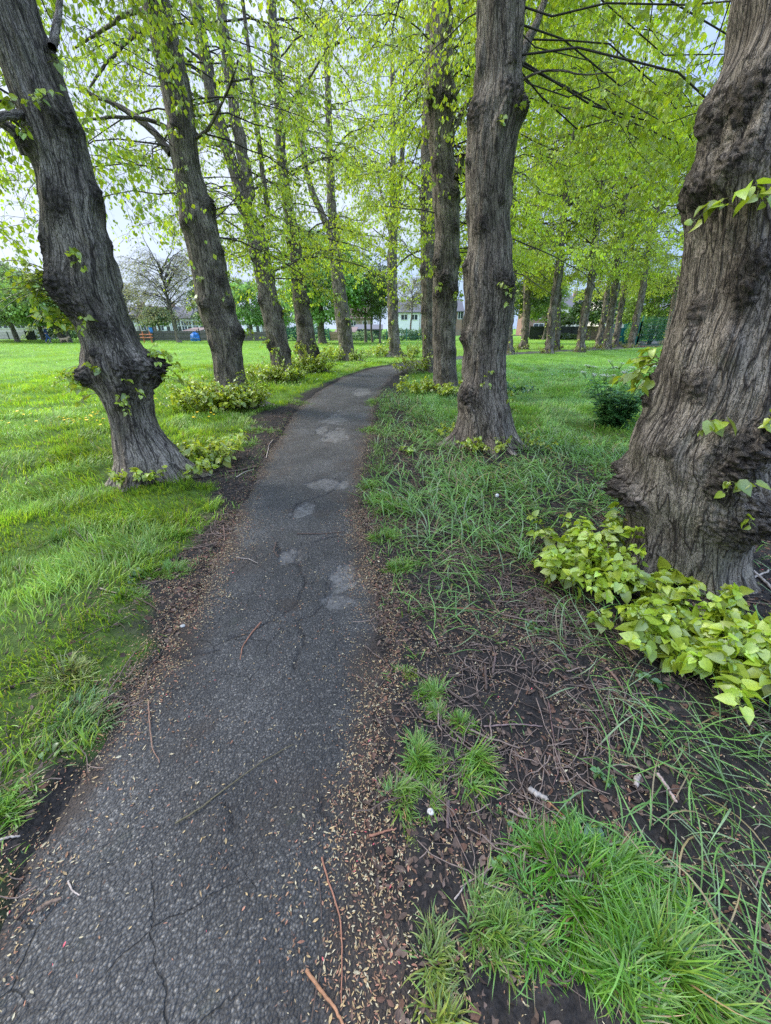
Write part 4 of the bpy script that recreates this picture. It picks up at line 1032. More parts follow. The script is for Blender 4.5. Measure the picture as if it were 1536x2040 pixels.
den = np.where(d > .12, .09 + .16 * sstep(.35, .1, d), .75) * sstep(.15, 1.1, cl + .5 * perlin(x * 16, y * 16, 3.))
den = np.where(d < -1.3, den * .5, den) * (1 - .93 * gmask(x, y))
edge = np.exp(-((d + .05) / .13) ** 2) * sstep(-.1, .6, cl)
den = np.maximum(den, .95 * edge)
gx0, gy0 = G(320, 1290); den = np.maximum(den, .95 * np.exp(-(((x - gx0) / .14) ** 2 + ((y - gy0) / .05) ** 2)))
k = U(0, 1, n) < den * np.clip(1.5 - y / 9, .25, 1)
x, y = x[k], y[k]; n = len(x); print('flakes', n)
L = U(.005, .0135, n) * np.where(U(0, 1, n) < .06, 1.6, 1); c = flakecol(n)
pk = U(0, 1, n) < .006; c[pk] = (.55, .10, .12)
tag(flakes(x, y, L, L * U(.2, .42, n), c).build('bud_scale_litter', M['paletwig'], smooth=False), 'tan and rust bud scales fallen over path and soil', 'litter', None, 'stuff')
# brown leaf scraps and bark chips on the bare soil
n = 70000; x, y = wedge(.3, 8, n); qx, qy = U(-2.2, 2.6, 24000), U(.15, 3.2, 24000); x, y = np.concatenate([x, qx]), np.concatenate([y, qy]); n = len(x)
k = (pathd(x, y) < -.02) & (U(0, 1, n) < (1 - gmask(x, y)) * np.clip(.35 + .9 * perlin(x * 1.9, y * 1.9, 55.), 0, 1))
x, y = x[k], y[k]; n = len(x)
L = U(.012, .04, n); c = np.array([.075, .05, .038]) * U(.4, 2.0, (n, 1)); rd = U(0, 1, n) < .2; c[rd] = np.array([.13, .068, .045]) * U(.6, 1.2, (rd.sum(), 1))
tag(flakes(x, y, L, L * U(.25, .7, n), c, .004, .8).build('leaf_and_bark_litter', M['paletwig'], smooth=False), 'dark brown dead leaf scraps and bark chips on the bare soil', 'litter', None, 'stuff')
# fine twig litter
def twigset(x, y, L, R, col, lift=.004):
    n = len(x); a = U(0, 2 * pi, n); K = 6; s = np.linspace(-.5, .5, K)[None]
    cv = U(-.5, .5, (n, 1)); wig = np.cumsum(U(-.06, .06, (n, K)), 1)
    px = x[:, None] + L[:, None] * (np.cos(a)[:, None] * s - np.sin(a)[:, None] * (cv * (s ** 2 - .08) + wig)); py = y[:, None] + L[:, None] * (np.sin(a)[:, None] * s + np.cos(a)[:, None] * (cv * (s ** 2 - .08) + wig))
    pz = topz(px, py) + R[:, None] + lift + np.abs(U(0, .012, (n, 1)))
    mb = MB(); tubes(mb, np.stack([px, py, pz], -1), R[:, None] * np.linspace(1, .55, K)[None], 5, col); return mb
n = 16000; x, y = wedge(.4, 7.5, n); qx, qy = U(-1.6, 2.6, 14000), U(.3, 3.2, 14000); x, y = np.concatenate([x, qx]), np.concatenate([y, qy]); n = len(x)
bare = np.maximum.reduce([blob(x, y, .95, 1.6, .9, .9), .9 * blob(x, y, .55, 1.15, .5, .6), .5 * blob(x, y, -1.45, 3.3, .5, 1.3), .35 * blob(x, y, -1.3, 1.4, .35, 1.2), .5 * blob(x, y, -2.0, 6, .6, 2), .4 * blob(x, y, .4, 5, .6, 2), .4 * blob(x, y, .8, 3, .9, 1.)])
k = (U(0, 1, n) < bare * sstep(-.4, .5, perlin(x * 2, y * 2, 61.))) & (pathd(x, y) < .04)
x, y = x[k], y[k]; n = len(x); print('twigs', n)
tag(twigset(x, y, U(.03, .16, n) * np.where(U(0, 1, n) < .12, 2.2, 1), U(.0009, .0028, n) * np.where(U(0, 1, n) < .1, 1.7, 1), np.array([.10, .072, .058]) * U(.5, 2.4, (n, 1))).build('twig_litter', M['paletwig']), 'tangle of thin dead twigs scattered on the soil', 'litter', None, 'stuff')

def twig(pts, r0, r1, label, col, lift=.004):
    q = np.array([G(*p) for p in pts]); m = 22
    u = np.linspace(0, len(q) - 1, m); a = np.arange(len(q))
    x, y = smooth1(np.interp(u, a, q[:, 0]), 5), smooth1(np.interp(u, a, q[:, 1]), 5)
    rr = np.linspace(r0, r1, m)
    x = x + r0 * .8 * perlin(np.arange(m) * .6, pts[0][0] * .11); y = y + r0 * .8 * perlin(np.arange(m) * .6, pts[0][1] * .13, 4.)
    z = topz(x, y) + rr * .9 + lift
    mb = MB(); tubes(mb, np.stack([x, y, z], 1)[None], (rr * (1 + .2 * perlin(np.arange(m) * .9, r0 * 1e4)))[None], 7, np.array(col))
    # cut ends
    c = np.array([(x[0], y[0], float(z[0]))]); o = (float(x[m // 2]), float(y[m // 2]), 0.0)
    t = mb.build('fallen_twig', M['paletwig'], None, o, True, None, o)
    tag(t, label, 'twig', 'loose twigs lying on the ground')
RB, DB, GB, OR = (.26, .12, .075), (.09, .06, .048), (.34, .28, .24), (.30, .15, .08)
for pts, r0, r1, lb, c in [
    ([(640, 1705), (655, 1760), (677, 1820), (682, 1900), (680, 2010)], .0032, .0013, 'long thin reddish twig curving down the right side of the path near the bottom', RB),
    ([(608, 1932), (640, 1975), (668, 2010), (690, 2055)], .0048, .0030, 'stout tan-red twig running off the bottom edge on the path', OR),
    ([(635, 1750), (640, 1800), (641, 1835)], .0014, .0008, 'short hair-thin twig left of the long reddish one', DB),
    ([(640, 1930), (628, 1985), (620, 2040)], .0018, .001, 'thin dark twig between the stout one and the long reddish one', DB),
    ([(345, 1645), (400, 1612), (440, 1580), (520, 1520), (590, 1480)], .0030, .0013, 'long greenish-brown twig lying diagonally across the path', (.12, .10, .055)),
    ([(296, 1395), (298, 1440), (303, 1490), (320, 1522)], .0032, .0016, 'bent brown twig at the left path edge, middle of the path', (.22, .13, .09)),
    ([(522, 1240), (500, 1265), (483, 1290), (478, 1318)], .0042, .002, 'curved red-brown twig on the path below the cracked slab', RB),
    ([(590, 1065), (640, 1065), (690, 1060)], .0045, .0025, 'straight dark stick lying across the path above the worn patches', DB),
    ([(550, 1082), (546, 1100), (556, 1112)], .006, .003, 'short black curl of twig beside the pale worn patch', DB),
    ([(470, 1112), (495, 1114), (515, 1124)], .0032, .0016, 'pale hooked twig on the left half of the path', GB),
    ([(446, 1050), (448, 1078)], .005, .003, 'short upright-lying brown twig on the left soil edge', (.2, .12, .09)),
    ([(434, 1105), (438, 1130)], .004, .002, 'small bent twig on the left soil below the short brown one', DB),
    ([(30, 1835), (70, 1790), (100, 1760)], .003, .0018, 'pair of crossed dry stems at the bottom left of the path', DB),
    ([(75, 1815), (95, 1800), (125, 1790)], .0062, .0040, 'rough chunk of brown bark at the bottom left of the path', (.16, .11, .08)),
    ([(135, 1755), (145, 1775), (160, 1785)], .0028, .0016, 'small forked grey twig near the bottom left', GB),
    ([(0, 1690), (25, 1682), (48, 1676)], .0045, .0030, 'thick pale stick at the left edge of the view', GB),
    ([(1050, 1577), (1070, 1590), (1088, 1600)], .0095, .0075, 'short fat peeled pale grey stick in the right-hand twig litter', (.34, .29, .25)),
    ([(1088, 1600), (1110, 1620), (1132, 1640)], .0035, .0022, 'orange-brown twig trailing from the fat peeled stick', OR),
    ([(1305, 1547), (1325, 1575), (1345, 1605)], .0070, .0050, 'stout forked grey-brown stick right of the peeled one', (.36, .26, .22)),
    ([(1268, 1550), (1262, 1575)], .0085, .0072, 'stubby pale stump of a stick between the peeled and the forked one', GB),
    ([(893, 1600), (891, 1655)], .0062, .0055, 'straight dark purple-brown stick standing out on soil by the sprawling tuft', (.11, .075, .07)),
    ([(1030, 1615), (1050, 1635), (1068, 1648)], .0045, .0030, 'light brown stick pointing at the biggest grass clump', (.30, .21, .17)),
    ([(1205, 1340), (1225, 1360), (1238, 1388)], .0068, .0045, 'red-brown stick beside the leafy shoots of the massive trunk', (.20, .12, .09)),
    ([(1100, 1305), (1120, 1312), (1150, 1325)], .0090, .0050, 'knobby dark stick below the loop of strap leaves', DB),
    ([(965, 1335), (968, 1385)], .0072, .0060, 'short thick upright-lying stick in the middle of the bare soil', DB),
    ([(985, 1318), (980, 1350)], .0060, .0050, 'second short stick close beside the thick one in the bare soil', (.12, .08, .07)),
    ([(884, 1256), (915, 1262), (940, 1275)], .0060, .0040, 'dark crooked stick on soil at the upper part of the litter', DB),
    ([(905, 1220), (960, 1222), (985, 1230)], .0038, .0020, 'long reddish twig at the top of the bare soil', RB),
    ([(1090, 1405), (1100, 1470), (1112, 1540), (1100, 1570)], .0028, .0014, 'long thin purple-brown twig hanging down through the litter', (.15, .09, .08)),
    ([(960, 1455), (1030, 1452), (1080, 1455)], .0040, .0024, 'long pale purple twig lying level across the litter', (.19, .13, .12)),
    ([(1420, 1215), (1460, 1190), (1500, 1160), (1530, 1145)], .010, .006, 'grey branch lying behind the foot of the massive trunk', GB),
    ([(1470, 1130), (1500, 1155), (1536, 1185)], .012, .008, 'thick grey fallen branch on the grass right of the massive trunk', GB),
    ([(200, 1178), (250, 1190), (290, 1200)], .0055, .0025, 'long straw-coloured twig caught on the left lawn edge', (.36, .28, .2)),
    ([(260, 1192), (300, 1210), (320, 1225)], .0055, .0030, 'twig crossing the straw-coloured one on the left lawn edge', DB),
    ([(0, 1385), (40, 1372), (85, 1355)], .0060, .0030, 'dark stick half buried in the lawn at the left edge', DB),
    ([(450, 945), (490, 938), (515, 932)], .013, .008, 'dark stick at the root tips of the leaning trunk', DB),
    ([(470, 955), (485, 945), (505, 938)], .007, .004, 'pale curled twig by the stick at the root tips', GB),
    ([(530, 915), (536, 890), (545, 878)], .006, .003, 'fine hooked twig on the soil by the path beyond the leaning trunk', GB),
    ([(735, 1668), (760, 1660), (790, 1655)], .0045, .0022, 'reddish twig poking from the sprawling mossy tuft onto the path edge', RB),
    ([(905, 1795), (925, 1765), (940, 1750)], .0026, .0016, 'grey curved twig stuck in the ragged low grass', GB)]:
    twig(pts, r0, r1, lb, c)

# stones and odd chips
for (px, py, s, lb, c) in [(872, 1174, .016, 'dark flat stone in the soil below the strap leaves', (.09, .085, .09)), (364, 1247, .012, 'pale pebble at the left path edge', (.34, .33, .31)), (858, 1621, .011, 'white pebble on soil beside the sprawling mossy tuft', (.52, .47, .43)), (298, 1155, .012, 'small brown clod on the left soil by the spreading tuft', (.22, .18, .14))]:
    x, y = G(px, py); a = np.linspace(0, 2 * pi, 13)[:-1]; b = np.linspace(.0, pi, 8)
    A, Bb = np.meshgrid(a, b); r = s * (1 + .3 * perlin(np.cos(A) * 1.4 + px, np.sin(A) * 1.4, np.cos(Bb) * 1.4))
    V = np.stack([r * np.sin(Bb) * np.cos(A) * 1.25, r * np.sin(Bb) * np.sin(A), r * np.cos(Bb) * .6], -1)
    o = MB().add(V.reshape(-1, 3), gridfaces(8, 12, True)).build('pebble', mat_simple('stone_%d' % px, c, .85, .35, 60, .3, .004), loc=(x, y, float(topz(x, y)) + s * .3))
    tag(o, lb, 'stone')

# ---- small plants
def seedling(px, py, n, size, h, label, name='seedling', col=(.16, .28, .03), spread=.06, mat='bigleaf', cat='seedling'):
    x0, y0 = G(px, py); z0 = float(hgt(x0, y0)); st, lf = MB(), MB()
    a = U(0, 2 * pi, n); B = np.stack([x0 + np.cos(a) * spread * U(.1, 1, n), y0 + np.sin(a) * spread * U(.1, 1, n), np.full(n, z0)], 1)
    shoots(st, lf, B, np.stack([np.cos(a) * .6, np.sin(a) * .6, U(.5, 1.1, n)], 1), h * U(.6, 1.1, n), 7, size, col, .4, .9)
    rt = thing(name, label, cat, (x0, y0, z0)); lf.build('foliage', M[mat], rt, (x0, y0, z0)); st.build('stem', M['paletwig'], rt, (x0, y0, z0))
seedling(806, 908, 4, .07, .16, 'bright green lime seedling on bare soil left of the root toes', spread=.05)
seedling(1065, 1262, 5, .022, .06, 'tiny dark green weed inside the loop of strap leaves', 'weed', (.06, .17, .035), .03, cat='weed')
seedling(1292, 1358, 5, .028, .06, 'small round-leaved weed below the shoots of the massive trunk', 'weed', (.07, .17, .035), .04, cat='weed')
seedling(1195, 1560, 4, .022, .05, 'small weed right of the fat peeled stick', 'weed', (.07, .18, .04), .03, cat='weed')
seedling(1160, 1650, 2, .038, .05, 'single dark heart-shaped leaf sprout at the top of the biggest grass clump', 'weed', (.06, .16, .03), .02, cat='weed')
seedling(986, 1705, 2, .03, .05, 'two-leaved sprout on soil left of the biggest grass clump', 'weed', (.10, .22, .03), .015, cat='weed')
seedling(1000, 1635, 3, .016, .04, 'pale tiny weed on dark soil beside the dark purple-brown stick', 'weed', (.08, .18, .05), .02, cat='weed')
seedling(278, 1148, 6, .05, .05, 'flat bluish weed rosette left of the spreading tuft on the left soil', 'weed', (.07, .19, .06), .04, cat='weed')
seedling(1022, 782, 26, .10, .40, 'low dark nettle patch just beyond the root toes on the right', 'nettle_patch', (.035, .105, .03), .35, 'darkleaf', 'weed')
seedling(90, 1855, 2, .02, .04, 'tiny weed growing through the asphalt at the bottom left', 'weed', (.09, .17, .04), .01, cat='weed')
seedling(115, 1508, 3, .035, .05, 'small yellow-green leafy weed on the soil below the left lawn edge', 'weed', (.14, .24, .03), .02, cat='weed')
seedling(905, 770, 10, .05, .3, 'leafy sapling shoots behind the upright middle trunk', 'seedling', (.08, .19, .03), .2)

# cow parsley clump
def cow_parsley(px, py, label):
    x0, y0 = G(px, py); z0 = float(hgt(x0, y0)); rt = thing('cow_parsley', label, 'wild plant', (x0, y0, z0)); off = (x0, y0, z0)
    st, lf, fl = MB(), MB(), MB()
    n = 46; a = U(0, 2 * pi, n); K = 7; s = np.linspace(0, 1, K)[None]
    h = U(.55, 1.0, n) * .95; lean = U(.05, .45, n)
    PL = np.stack([x0 + np.cos(a)[:, None] * (.10 + lean[:, None] * s ** 1.3), y0 + np.sin(a)[:, None] * (.10 + lean[:, None] * s ** 1.3), z0 + h[:, None] * s], -1)
    tubes(st, PL, np.linspace(1, .5, K)[None] * .005, 5, (.07, .14, .05))
    N = 620; i = RNG.integers(0, n, N); p, t = interp_pl(PL, i, U(.05, .85, N) ** 1.2)
    aa = U(0, 2 * pi, N); fd = np.stack([np.cos(aa), np.sin(aa), U(-.5, .5, N)], 1); L = U(.08, .22, N)
    for k in range(9):                       # ferny leaflets along each frond
        q = p + fd * (L * (.2 + .1 * k))[:, None] + np.array([0, 0, -.05]) * (k / 9) ** 2
        sd = norm(np.cross(fd, np.array([0, 0, 1.]))) * (1 if k % 2 else -1)
        leaves(lf, q, norm(fd * .7 + sd), np.array([0, 0, 1.]) + U(-.5, .5, (N, 3)), L * (.42 - .03 * k), leafcol(N, (.05, .15, .04), .35, .3))
    top = np.nonzero(h > .72)[0]
    for j in top:
        tip = PL[j, -1]; m = 12
        for c_ in range(RNG.integers(1, 3)):
            cen = tip + np.array([U(-.09, .09), U(-.09, .09), U(.0, .08)]); b = U(0, 2 * pi, m)
            e = cen + np.stack([np.cos(b) * .045 * U(.2, 1, m), np.sin(b) * .045 * U(.2, 1, m), U(.03, .045, m)], 1)
            tubes(st, np.stack([np.repeat(tip[None], m, 0), e], 1), .0012, 3, (.10, .18, .06))
            for w in range(7):
                leaves(fl, e + U(-.010, .010, (m, 3)), np.stack([np.cos(b + w), np.sin(b + w), np.zeros(m)], 1), np.tile([0, 0, 1.], (m, 1)), .012, np.full((m, 3), .80))
    lf.build('foliage', M['darkleaf'], rt, off); st.build('stems', M['paletwig'], rt, off); fl.build('white_umbels', M['petal'], rt, off)
cow_parsley(1215, 852, 'tall dark ferny cow parsley with white umbels beside the massive trunk')

# buttercups
bx = [G(px + U(-16, 16), py + U(-7, 7)) for (px, py, m) in [(145, 866, 9), (192, 852, 8), (170, 866, 8), (70, 868, 3), (65, 848, 3), (108, 866, 2), (215, 868, 3), (326, 815, 5), (340, 812, 4), (232, 862, 2), (30, 870, 2), (375, 854, 2), (388, 853, 2), (418, 846, 4), (410, 768, 5), (180, 842, 4), (205, 866, 4)] for _ in range(m)]
pet = None
for i, (x, y) in enumerate(bx):
    if pet is None:
        mb = MB(); tubes(mb, np.array([[(0, 0, 0), (.005, 0, .09), (.0, .005, .17)]]), .0016, 4, (.12, .22, .04))
        b = np.arange(5) * 2 * pi / 5
        leaves(mb, np.tile([0, .005, .17], (5, 1)), np.stack([np.cos(b), np.sin(b), np.full(5, .35)], 1), np.tile([0, 0, 1.], (5, 1)), .021, np.tile([.85, .56, .01], (5, 1)), HEART)
        pet = mb.build('buttercup', M['petal']); o = pet
    else:
        o = pet.copy(); COL.objects.link(o)
    o.location = (x, y, float(hgt(x, y)) + U(-.02, .05)); o.rotation_euler = (U(-.3, .3), U(-.3, .3), U(0, 6)); s = U(.8, 1.25); o.scale = (s, s, s)
    tag(o, 'yellow buttercup flower in the lawn left of the path', 'flower', 'buttercups in the left lawn')
# dandelion clock
x, y = G(985, 1022); z = float(hgt(x, y)); rt = thing('dandelion_clock', 'pale round dandelion seed head among the strap leaves', 'flower', (x, y, z))
mb = MB(); tubes(mb, np.array([[(0, 0, 0), (.006, 0, .08), (.004, .006, .15)]]), .0022, 5, (.2, .24, .1)); mb.build('stem', M['paletwig'], rt)
q = norm(RNG.normal(size=(260, 3))); c0 = np.array([.004, .006, .155]); mb = MB()
tubes(mb, np.stack([np.repeat(c0[None], 260, 0), c0 + q * .017], 1), .0004, 3, (.7, .7, .68)); leaves(mb, c0 + q * .015, norm(np.cross(q, U(-1, 1, (260, 3)))), q, .007, np.full((260, 3), .75)); mb.build('seed_head', M['petal'], rt)
# daisies far out: too many to count
n = 5000; x, y = wedge(9, 45, n); k = (sstep(.28, .6, perlin(x * .22, y * .3, 71.)) > U(0, 1, n)) & (gmask(x, y) > .6) & (np.abs(pathd(x, y)) > .4)
x, y = x[k], y[k]; n = len(x); mb = MB()
leaves(mb, np.stack([x, y, hgt(x, y) + .12], 1), np.stack([np.cos(x * 9), np.sin(x * 9), x * 0], 1), np.tile([0, -.3, 1.], (n, 1)), .035, np.full((n, 3), .7))
tag(mb.build('daisies', M['petal']), 'white daisies dotted across the far lawn', 'flowers', None, 'stuff')

# ------------------------------------------------------------------ beyond the lawn
def at(px, Y): return P(px, 655, Y)[0]
def zt(py, Y): return P(768, py, Y)[2]
WINM = []
def house(px0, px1, Y, z_eave, z_ridge, wall, roof, wins, label, group, chim=None, depth=8.0, door=None, cat='house'):
    """terraced house facing the park; wins are (fraction across, centre height, width, height)"""
    x0, x1 = at(px0, Y) + .004, at(px1, Y) - .004
    rt = thing('terraced_house', label, cat, ((x0 + x1) / 2, Y, 0), group); off = rt.location.copy()
    w = box(MB(), x0, x1, Y, Y + depth, -.3, z_eave)
    w.add([(x0, Y, z_eave), (x0, Y + depth, z_eave), (x0, Y + depth / 2, z_ridge - .1), (x1, Y, z_eave), (x1, Y + depth, z_eave), (x1, Y + depth / 2, z_ridge - .1)], [(0, 2, 1), (3, 4, 5)])
    w.build('wall', M[wall], rt, off, False)
    rf = MB(); h = .16
    for sgn in (0, 1):
        ya, yb = (Y - .35, Y + depth / 2) if sgn == 0 else (Y + depth + .35, Y + depth / 2)
        za = z_eave - .12
        V = [(x0, ya, za), (x1, ya, za), (x1, yb, z_ridge), (x0, yb, z_ridge), (x0, ya, za + h), (x1, ya, za + h), (x1, yb, z_ridge + h), (x0, yb, z_ridge + h)]
        rf.add(V, [(0, 1, 2, 3), (4, 7, 6, 5), (0, 4, 5, 1), (1, 5, 6, 2), (0, 3, 7, 4)])
    r = rf.build('roof', M[roof], rt, off, False)
    if chim is not None:
        cx = x0 + (x1 - x0) * chim; c = box(MB(), cx - .45, cx + .45, Y + depth / 2 - .35, Y + depth / 2 + .35, z_ridge - .5, z_ridge + 1.1)
        for k in (-.22, .22):
            tubes(c, np.array([[(cx + k, Y + depth / 2, z_ridge + 1.05), (cx + k, Y + depth / 2, z_ridge + 1.5)]]), .12, 8)
        c.build('chimney', M['brick'], r, off, False)
    for (f, zc, ww, hh) in wins:
        xc = x0 + (x1 - x0) * f
        fr = MB(); b = .09
        for (a, bb, c_, d) in [(-ww / 2, ww / 2, hh / 2 - b, hh / 2), (-ww / 2, ww / 2, -hh / 2, -hh / 2 + b), (-ww / 2, -ww / 2 + b, -hh / 2 + b, hh / 2 - b), (ww / 2 - b, ww / 2, -hh / 2 + b, hh / 2 - b), (-b / 2, b / 2, -hh / 2 + b, hh / 2 - b)]:
            box(fr, xc + a, xc + bb, Y - .07, Y + .02, zc + c_, zc + d)
        o = fr.build('window', M['upvc'], rt, off, False)
        box(MB(), xc - ww / 2 + .01, xc + ww / 2 - .01, Y - .03, Y + .01, zc - hh / 2 + .01, zc + hh / 2 - .01).build('pane', M['glass'], o, off, False)
    if door is not None:
        xc = x0 + (x1 - x0) * door; box(MB(), xc - .45, xc + .45, Y - .05, Y + .02, 0, 2.05).build('door', M['darkfence'], rt, off, False)
    pp = MB(); tubes(pp, np.array([[(x1 - .25, Y - .06, 0), (x1 - .25, Y - .06, z_eave - .15)]]), .05, 6); pp.build('drainpipe', M['darksteel'], rt, off)

Y1 = 118.0; ze, zr = zt(634, Y1), zt(610, Y1)
W2 = lambda z: [(.28, z, 1.5, 1.3), (.72, z, 1.3, 1.3)]
TG = 'terraced houses beyond the park fence'
for i, (a, b, wl, rf, ch, lb) in enumerate([
    (238, 276, 'cream', 'slate', .9, 'cream terraced house end just right of the leaning trunk'),
    (276, 312, 'brown', 'tile', .1, 'brown brick terraced house behind the spreading half-bare tree'),
    (312, 344, 'white', 'slate', .9, 'white terraced house behind the crown of the half-bare tree'),
    (344, 362, 'brown', 'slate', None, 'narrow brick terraced house right of the half-bare tree'),
    (362, 384, 'white', 'slate', .9, 'white-fronted terraced house above the low shed roof'),
    (384, 408, 'white', 'slate', None, 'white terraced house next to the leafy-skirted trunk'),
    (488, 522, 'white', 'slate', .1, 'white house between the second and third left trunks'),
    (522, 560, 'brown', 'slate', .9, 'brick house behind the dark forked trunk'),
    (590, 634, 'white', 'tile', .5, 'white house with brown roof behind the big green park tree'),
    (690, 742, 'brown', 'tile', .2, 'brown house with tall roof right of the slender twin-stemmed trunk')]):
    house(a, b, Y1 + (i % 2) * .25, ze, zr, wl, rf, W2(ze - 1.3) + [(.3, 1.6, 1.6, 1.3)], lb, TG, ch, door=.75)
Y2 = 98.0
house(772, 838, Y2, zt(622, Y2), zt(596, Y2), 'white', 'slate', [(.2, zt(632, Y2), 1.6, 1.2), (.5, zt(632, Y2), 1.6, 1.2), (.8, zt(632, Y2), 1.6, 1.2)], 'long white house with dark roof behind the last left-row trunk', TG, None)
house(838, 922, Y2 + .3, zt(620, Y2), zt(594, Y2), 'brick', 'slate', [(.2, zt(632, Y2), 1.4, 1.4), (.92, zt(628, Y2), 1.2, 1.6), (.5, zt(632, Y2), 1.4, 1.2)], 'red brick house glimpsed between the right-row trunks', TG, .5)
house(1050, 1087, Y2, zt(612, Y2), zt(590, Y2), 'brick', 'tile', [(.55, zt(627, Y2), 1.3, 1.7), (.6, zt(650, Y2), 2.4, 1.2)], 'red brick house with a white bay left of the stout burr-covered lime', TG, .3)
house(1087, 1164, Y2 + .2, zt(612, Y2), zt(588, Y2), 'white', 'slate', [(.25, zt(628, Y2), 1.5, 1.4), (.6, zt(628, Y2), 1.5, 1.4), (.2, zt(650, Y2), 1.8, 1.2)], 'white rendered house right of the stout burr-covered lime', TG, .8)
house(1196, 1252, 88.0, zt(604, 88), zt(578, 88), 'cream', 'tile', [(.62, zt(624, 88), 1.4, 1.9), (.2, zt(624, 88), 1.3, 1.6)], 'pale house with one dark window left of the green fence gate', TG, .2)
house(1270, 1345, 92.0, zt(622, 92), zt(602, 92), 'cream', 'slate', [(.3, zt(634, 92), 1.4, 1.4), (.7, zt(634, 92), 1.4, 1.4)], 'pale house behind the green metal fence', TG, .6)

def lowblock(px0, px1, Y, z, label, wall='cream', roof='upvc', wins=(), name='garage_block'):
    x0, x1 = at(px0, Y), at(px1, Y); rt = thing(name, label, 'building', ((x0 + x1) / 2, Y, 0)); off = rt.location.copy()
    box(MB(), x0, x1, Y, Y + 6, -.2, z).build('wall', M[wall], rt, off, False)
    V = [(x0 - .2, Y - .3, z), (x1 + .2, Y - .3, z), (x1 + .2, Y + 6.3, z + .7), (x0 - .2, Y + 6.3, z + .7)]
    rb = MB().add(V + [(a, b, c + .18) for a, b, c in V], [(0, 3, 2, 1), (4, 5, 6, 7), (0, 1, 5, 4), (1, 2, 6, 5), (2, 3, 7, 6), (3, 0, 4, 7)]); rb.build('roof', M[roof], rt, off, False)
    for f in wins:
        xc = x0 + (x1 - x0) * f; fr = box(MB(), xc - .8, xc + .8, Y - .06, Y + .02, z - 1.3, z - .5).build('window', M['upvc'], rt, off, False)
        for s_ in (-1, 1): box(MB(), xc + s_ * .37 - .3, xc + s_ * .37 + .3, Y - .09, Y - .05, z - 1.2, z - .6).build('pane', M['glass'], fr, off, False)
lowblock(-60, 66, 66, zt(636, 66), 'long low pink-cream building with white windows at the far left', 'cream', 'upvc', (.45, .62, .82))
lowblock(355, 385, 70, zt(664, 70), 'low garden shed with red-brown roof below the white terraced houses', 'darkfence', 'tile', (), 'garden_shed')
lowblock(668, 706, 62, zt(664, 62), 'dark red garden shed behind the tan fence panel', 'brick', 'tile', (), 'garden_shed')
lowblock(706, 760, 66, zt(658, 66), 'grey-roofed outbuilding behind the small bare trees', 'darkfence', 'slate', (), 'outbuilding')

def fence(pts, h, mat, label, step=2.4, name='board_fence', mesh=False, gate=False, pmat=None):
    """pts: ground points; boards or steel mesh between posts"""
    rt = thing(name, label, 'fence', (pts[0][0], pts[0][1], 0)); off = rt.location.copy()
    for (a, b) in zip(pts[:-1], pts[1:]):
        a, b = np.array(a), np.array(b); L = np.linalg.norm(b - a); d = (b - a) / L; nrm = np.array([d[1], -d[0]])
        m = max(1, int(round(L / step)))
        pan = MB()
        def seg(s0, s1, z0, z1, o0, o1):
            q = [a + d * s0 + nrm * o0, a + d * s1 + nrm * o0, a + d * s1 + nrm * o1, a + d * s0 + nrm * o1]
            V = [(*p, z0) for p in q] + [(*p, z1) for p in q]
            pan.add(V, [(0, 3, 2, 1), (4, 5, 6, 7), (0, 1, 5, 4), (1, 2, 6, 5), (2, 3, 7, 6), (3, 0, 4, 7)])
        if mesh:
            for s in np.arange(.1, L, .11): seg(s, s + .014, .08, h, -.007, .007)
            for z in np.arange(.15, h, .42): seg(0, L, z, z + .02, -.016, -.008)
        else:
            for i, s in enumerate(np.arange(0, L - .01, .15)): seg(s, min(s + .146, L), .02, h + U(-.02, .02), -.012 - .006 * (i % 2), .012)
            for z in (.35, h - .35): seg(0, L, z, z + .09, .02, .055)
        pan.build('fence_panel', M[mat], rt, off, False)
        po = MB()
        for i in range(m + 1):
            p = a + d * L * i / m; q = MB(); box(q, p[0] - .045, p[0] + .045, p[1] - .045 - .09, p[1] + .045 - .09, -.1, h + .1); q.build('post', M[pmat or mat], rt, off, False)
F0 = lambda px, Y: (at(px, Y), Y)
fence([F0(-60, 63), F0(48, 63)], zt(662, 63), 'wood', 'grey railing fence in front of the long low building', 2.6, 'railing_fence', True, pmat='darksteel')
fence([F0(48, 60), F0(66, 60)], zt(660, 60), 'darkfence', 'short dark board fence at the end of the long low building')
fence([F0(262, 58), F0(352, 58), F0(470, 58)], zt(659, 58), 'wood', 'weathered grey board fence below the terraced houses')
fence([F0(256, 53), F0(396, 53)], zt(656, 53), 'darksteel', 'dark see-through metal fence in front of the grey boards', 2.8, 'metal_fence', True)
fence([F0(470, 57), F0(560, 57)], zt(661, 57), 'wood', 'weathered grey board fence between the second and third left trunks')
fence([F0(560, 56), F0(655, 56)], zt(656, 56), 'steel', 'dark green mesh fence behind the big green park tree', 2.8, 'metal_fence', True)
fence([F0(655, 57.5), F0(690, 57.5)], zt(661, 57.5), 'tan', 'new tan board fence panel left of the slender twin-stemmed trunk')
fence([F0(690, 55), F0(850, 55), F0(935, 55)], zt(657, 55), 'steel', 'dark green mesh fence behind the end of the left row', 2.8, 'metal_fence', True)
fence([F0(1056, 64), F0(1168, 64)], zt(650, 64), 'darkfence', 'dark board fence under the brick and white houses on the right')
fence([F0(1168, 60), F0(1236, 60)], zt(650, 60), 'tan', 'brown board fence behind the close group of limes')
gA, gB = G(1266, 690), G(1470, 695)
gP = G(1238, 683)
fence([gP, gA], 2.0, 'steel', 'short teal metal gate panel beside the far path', 1.5, 'metal_gate', True)
fence([gA, gB], 2.45, 'steel', 'tall green metal mesh fence in front of a leafy hedge on the right', 2.2, 'metal_fence', True)
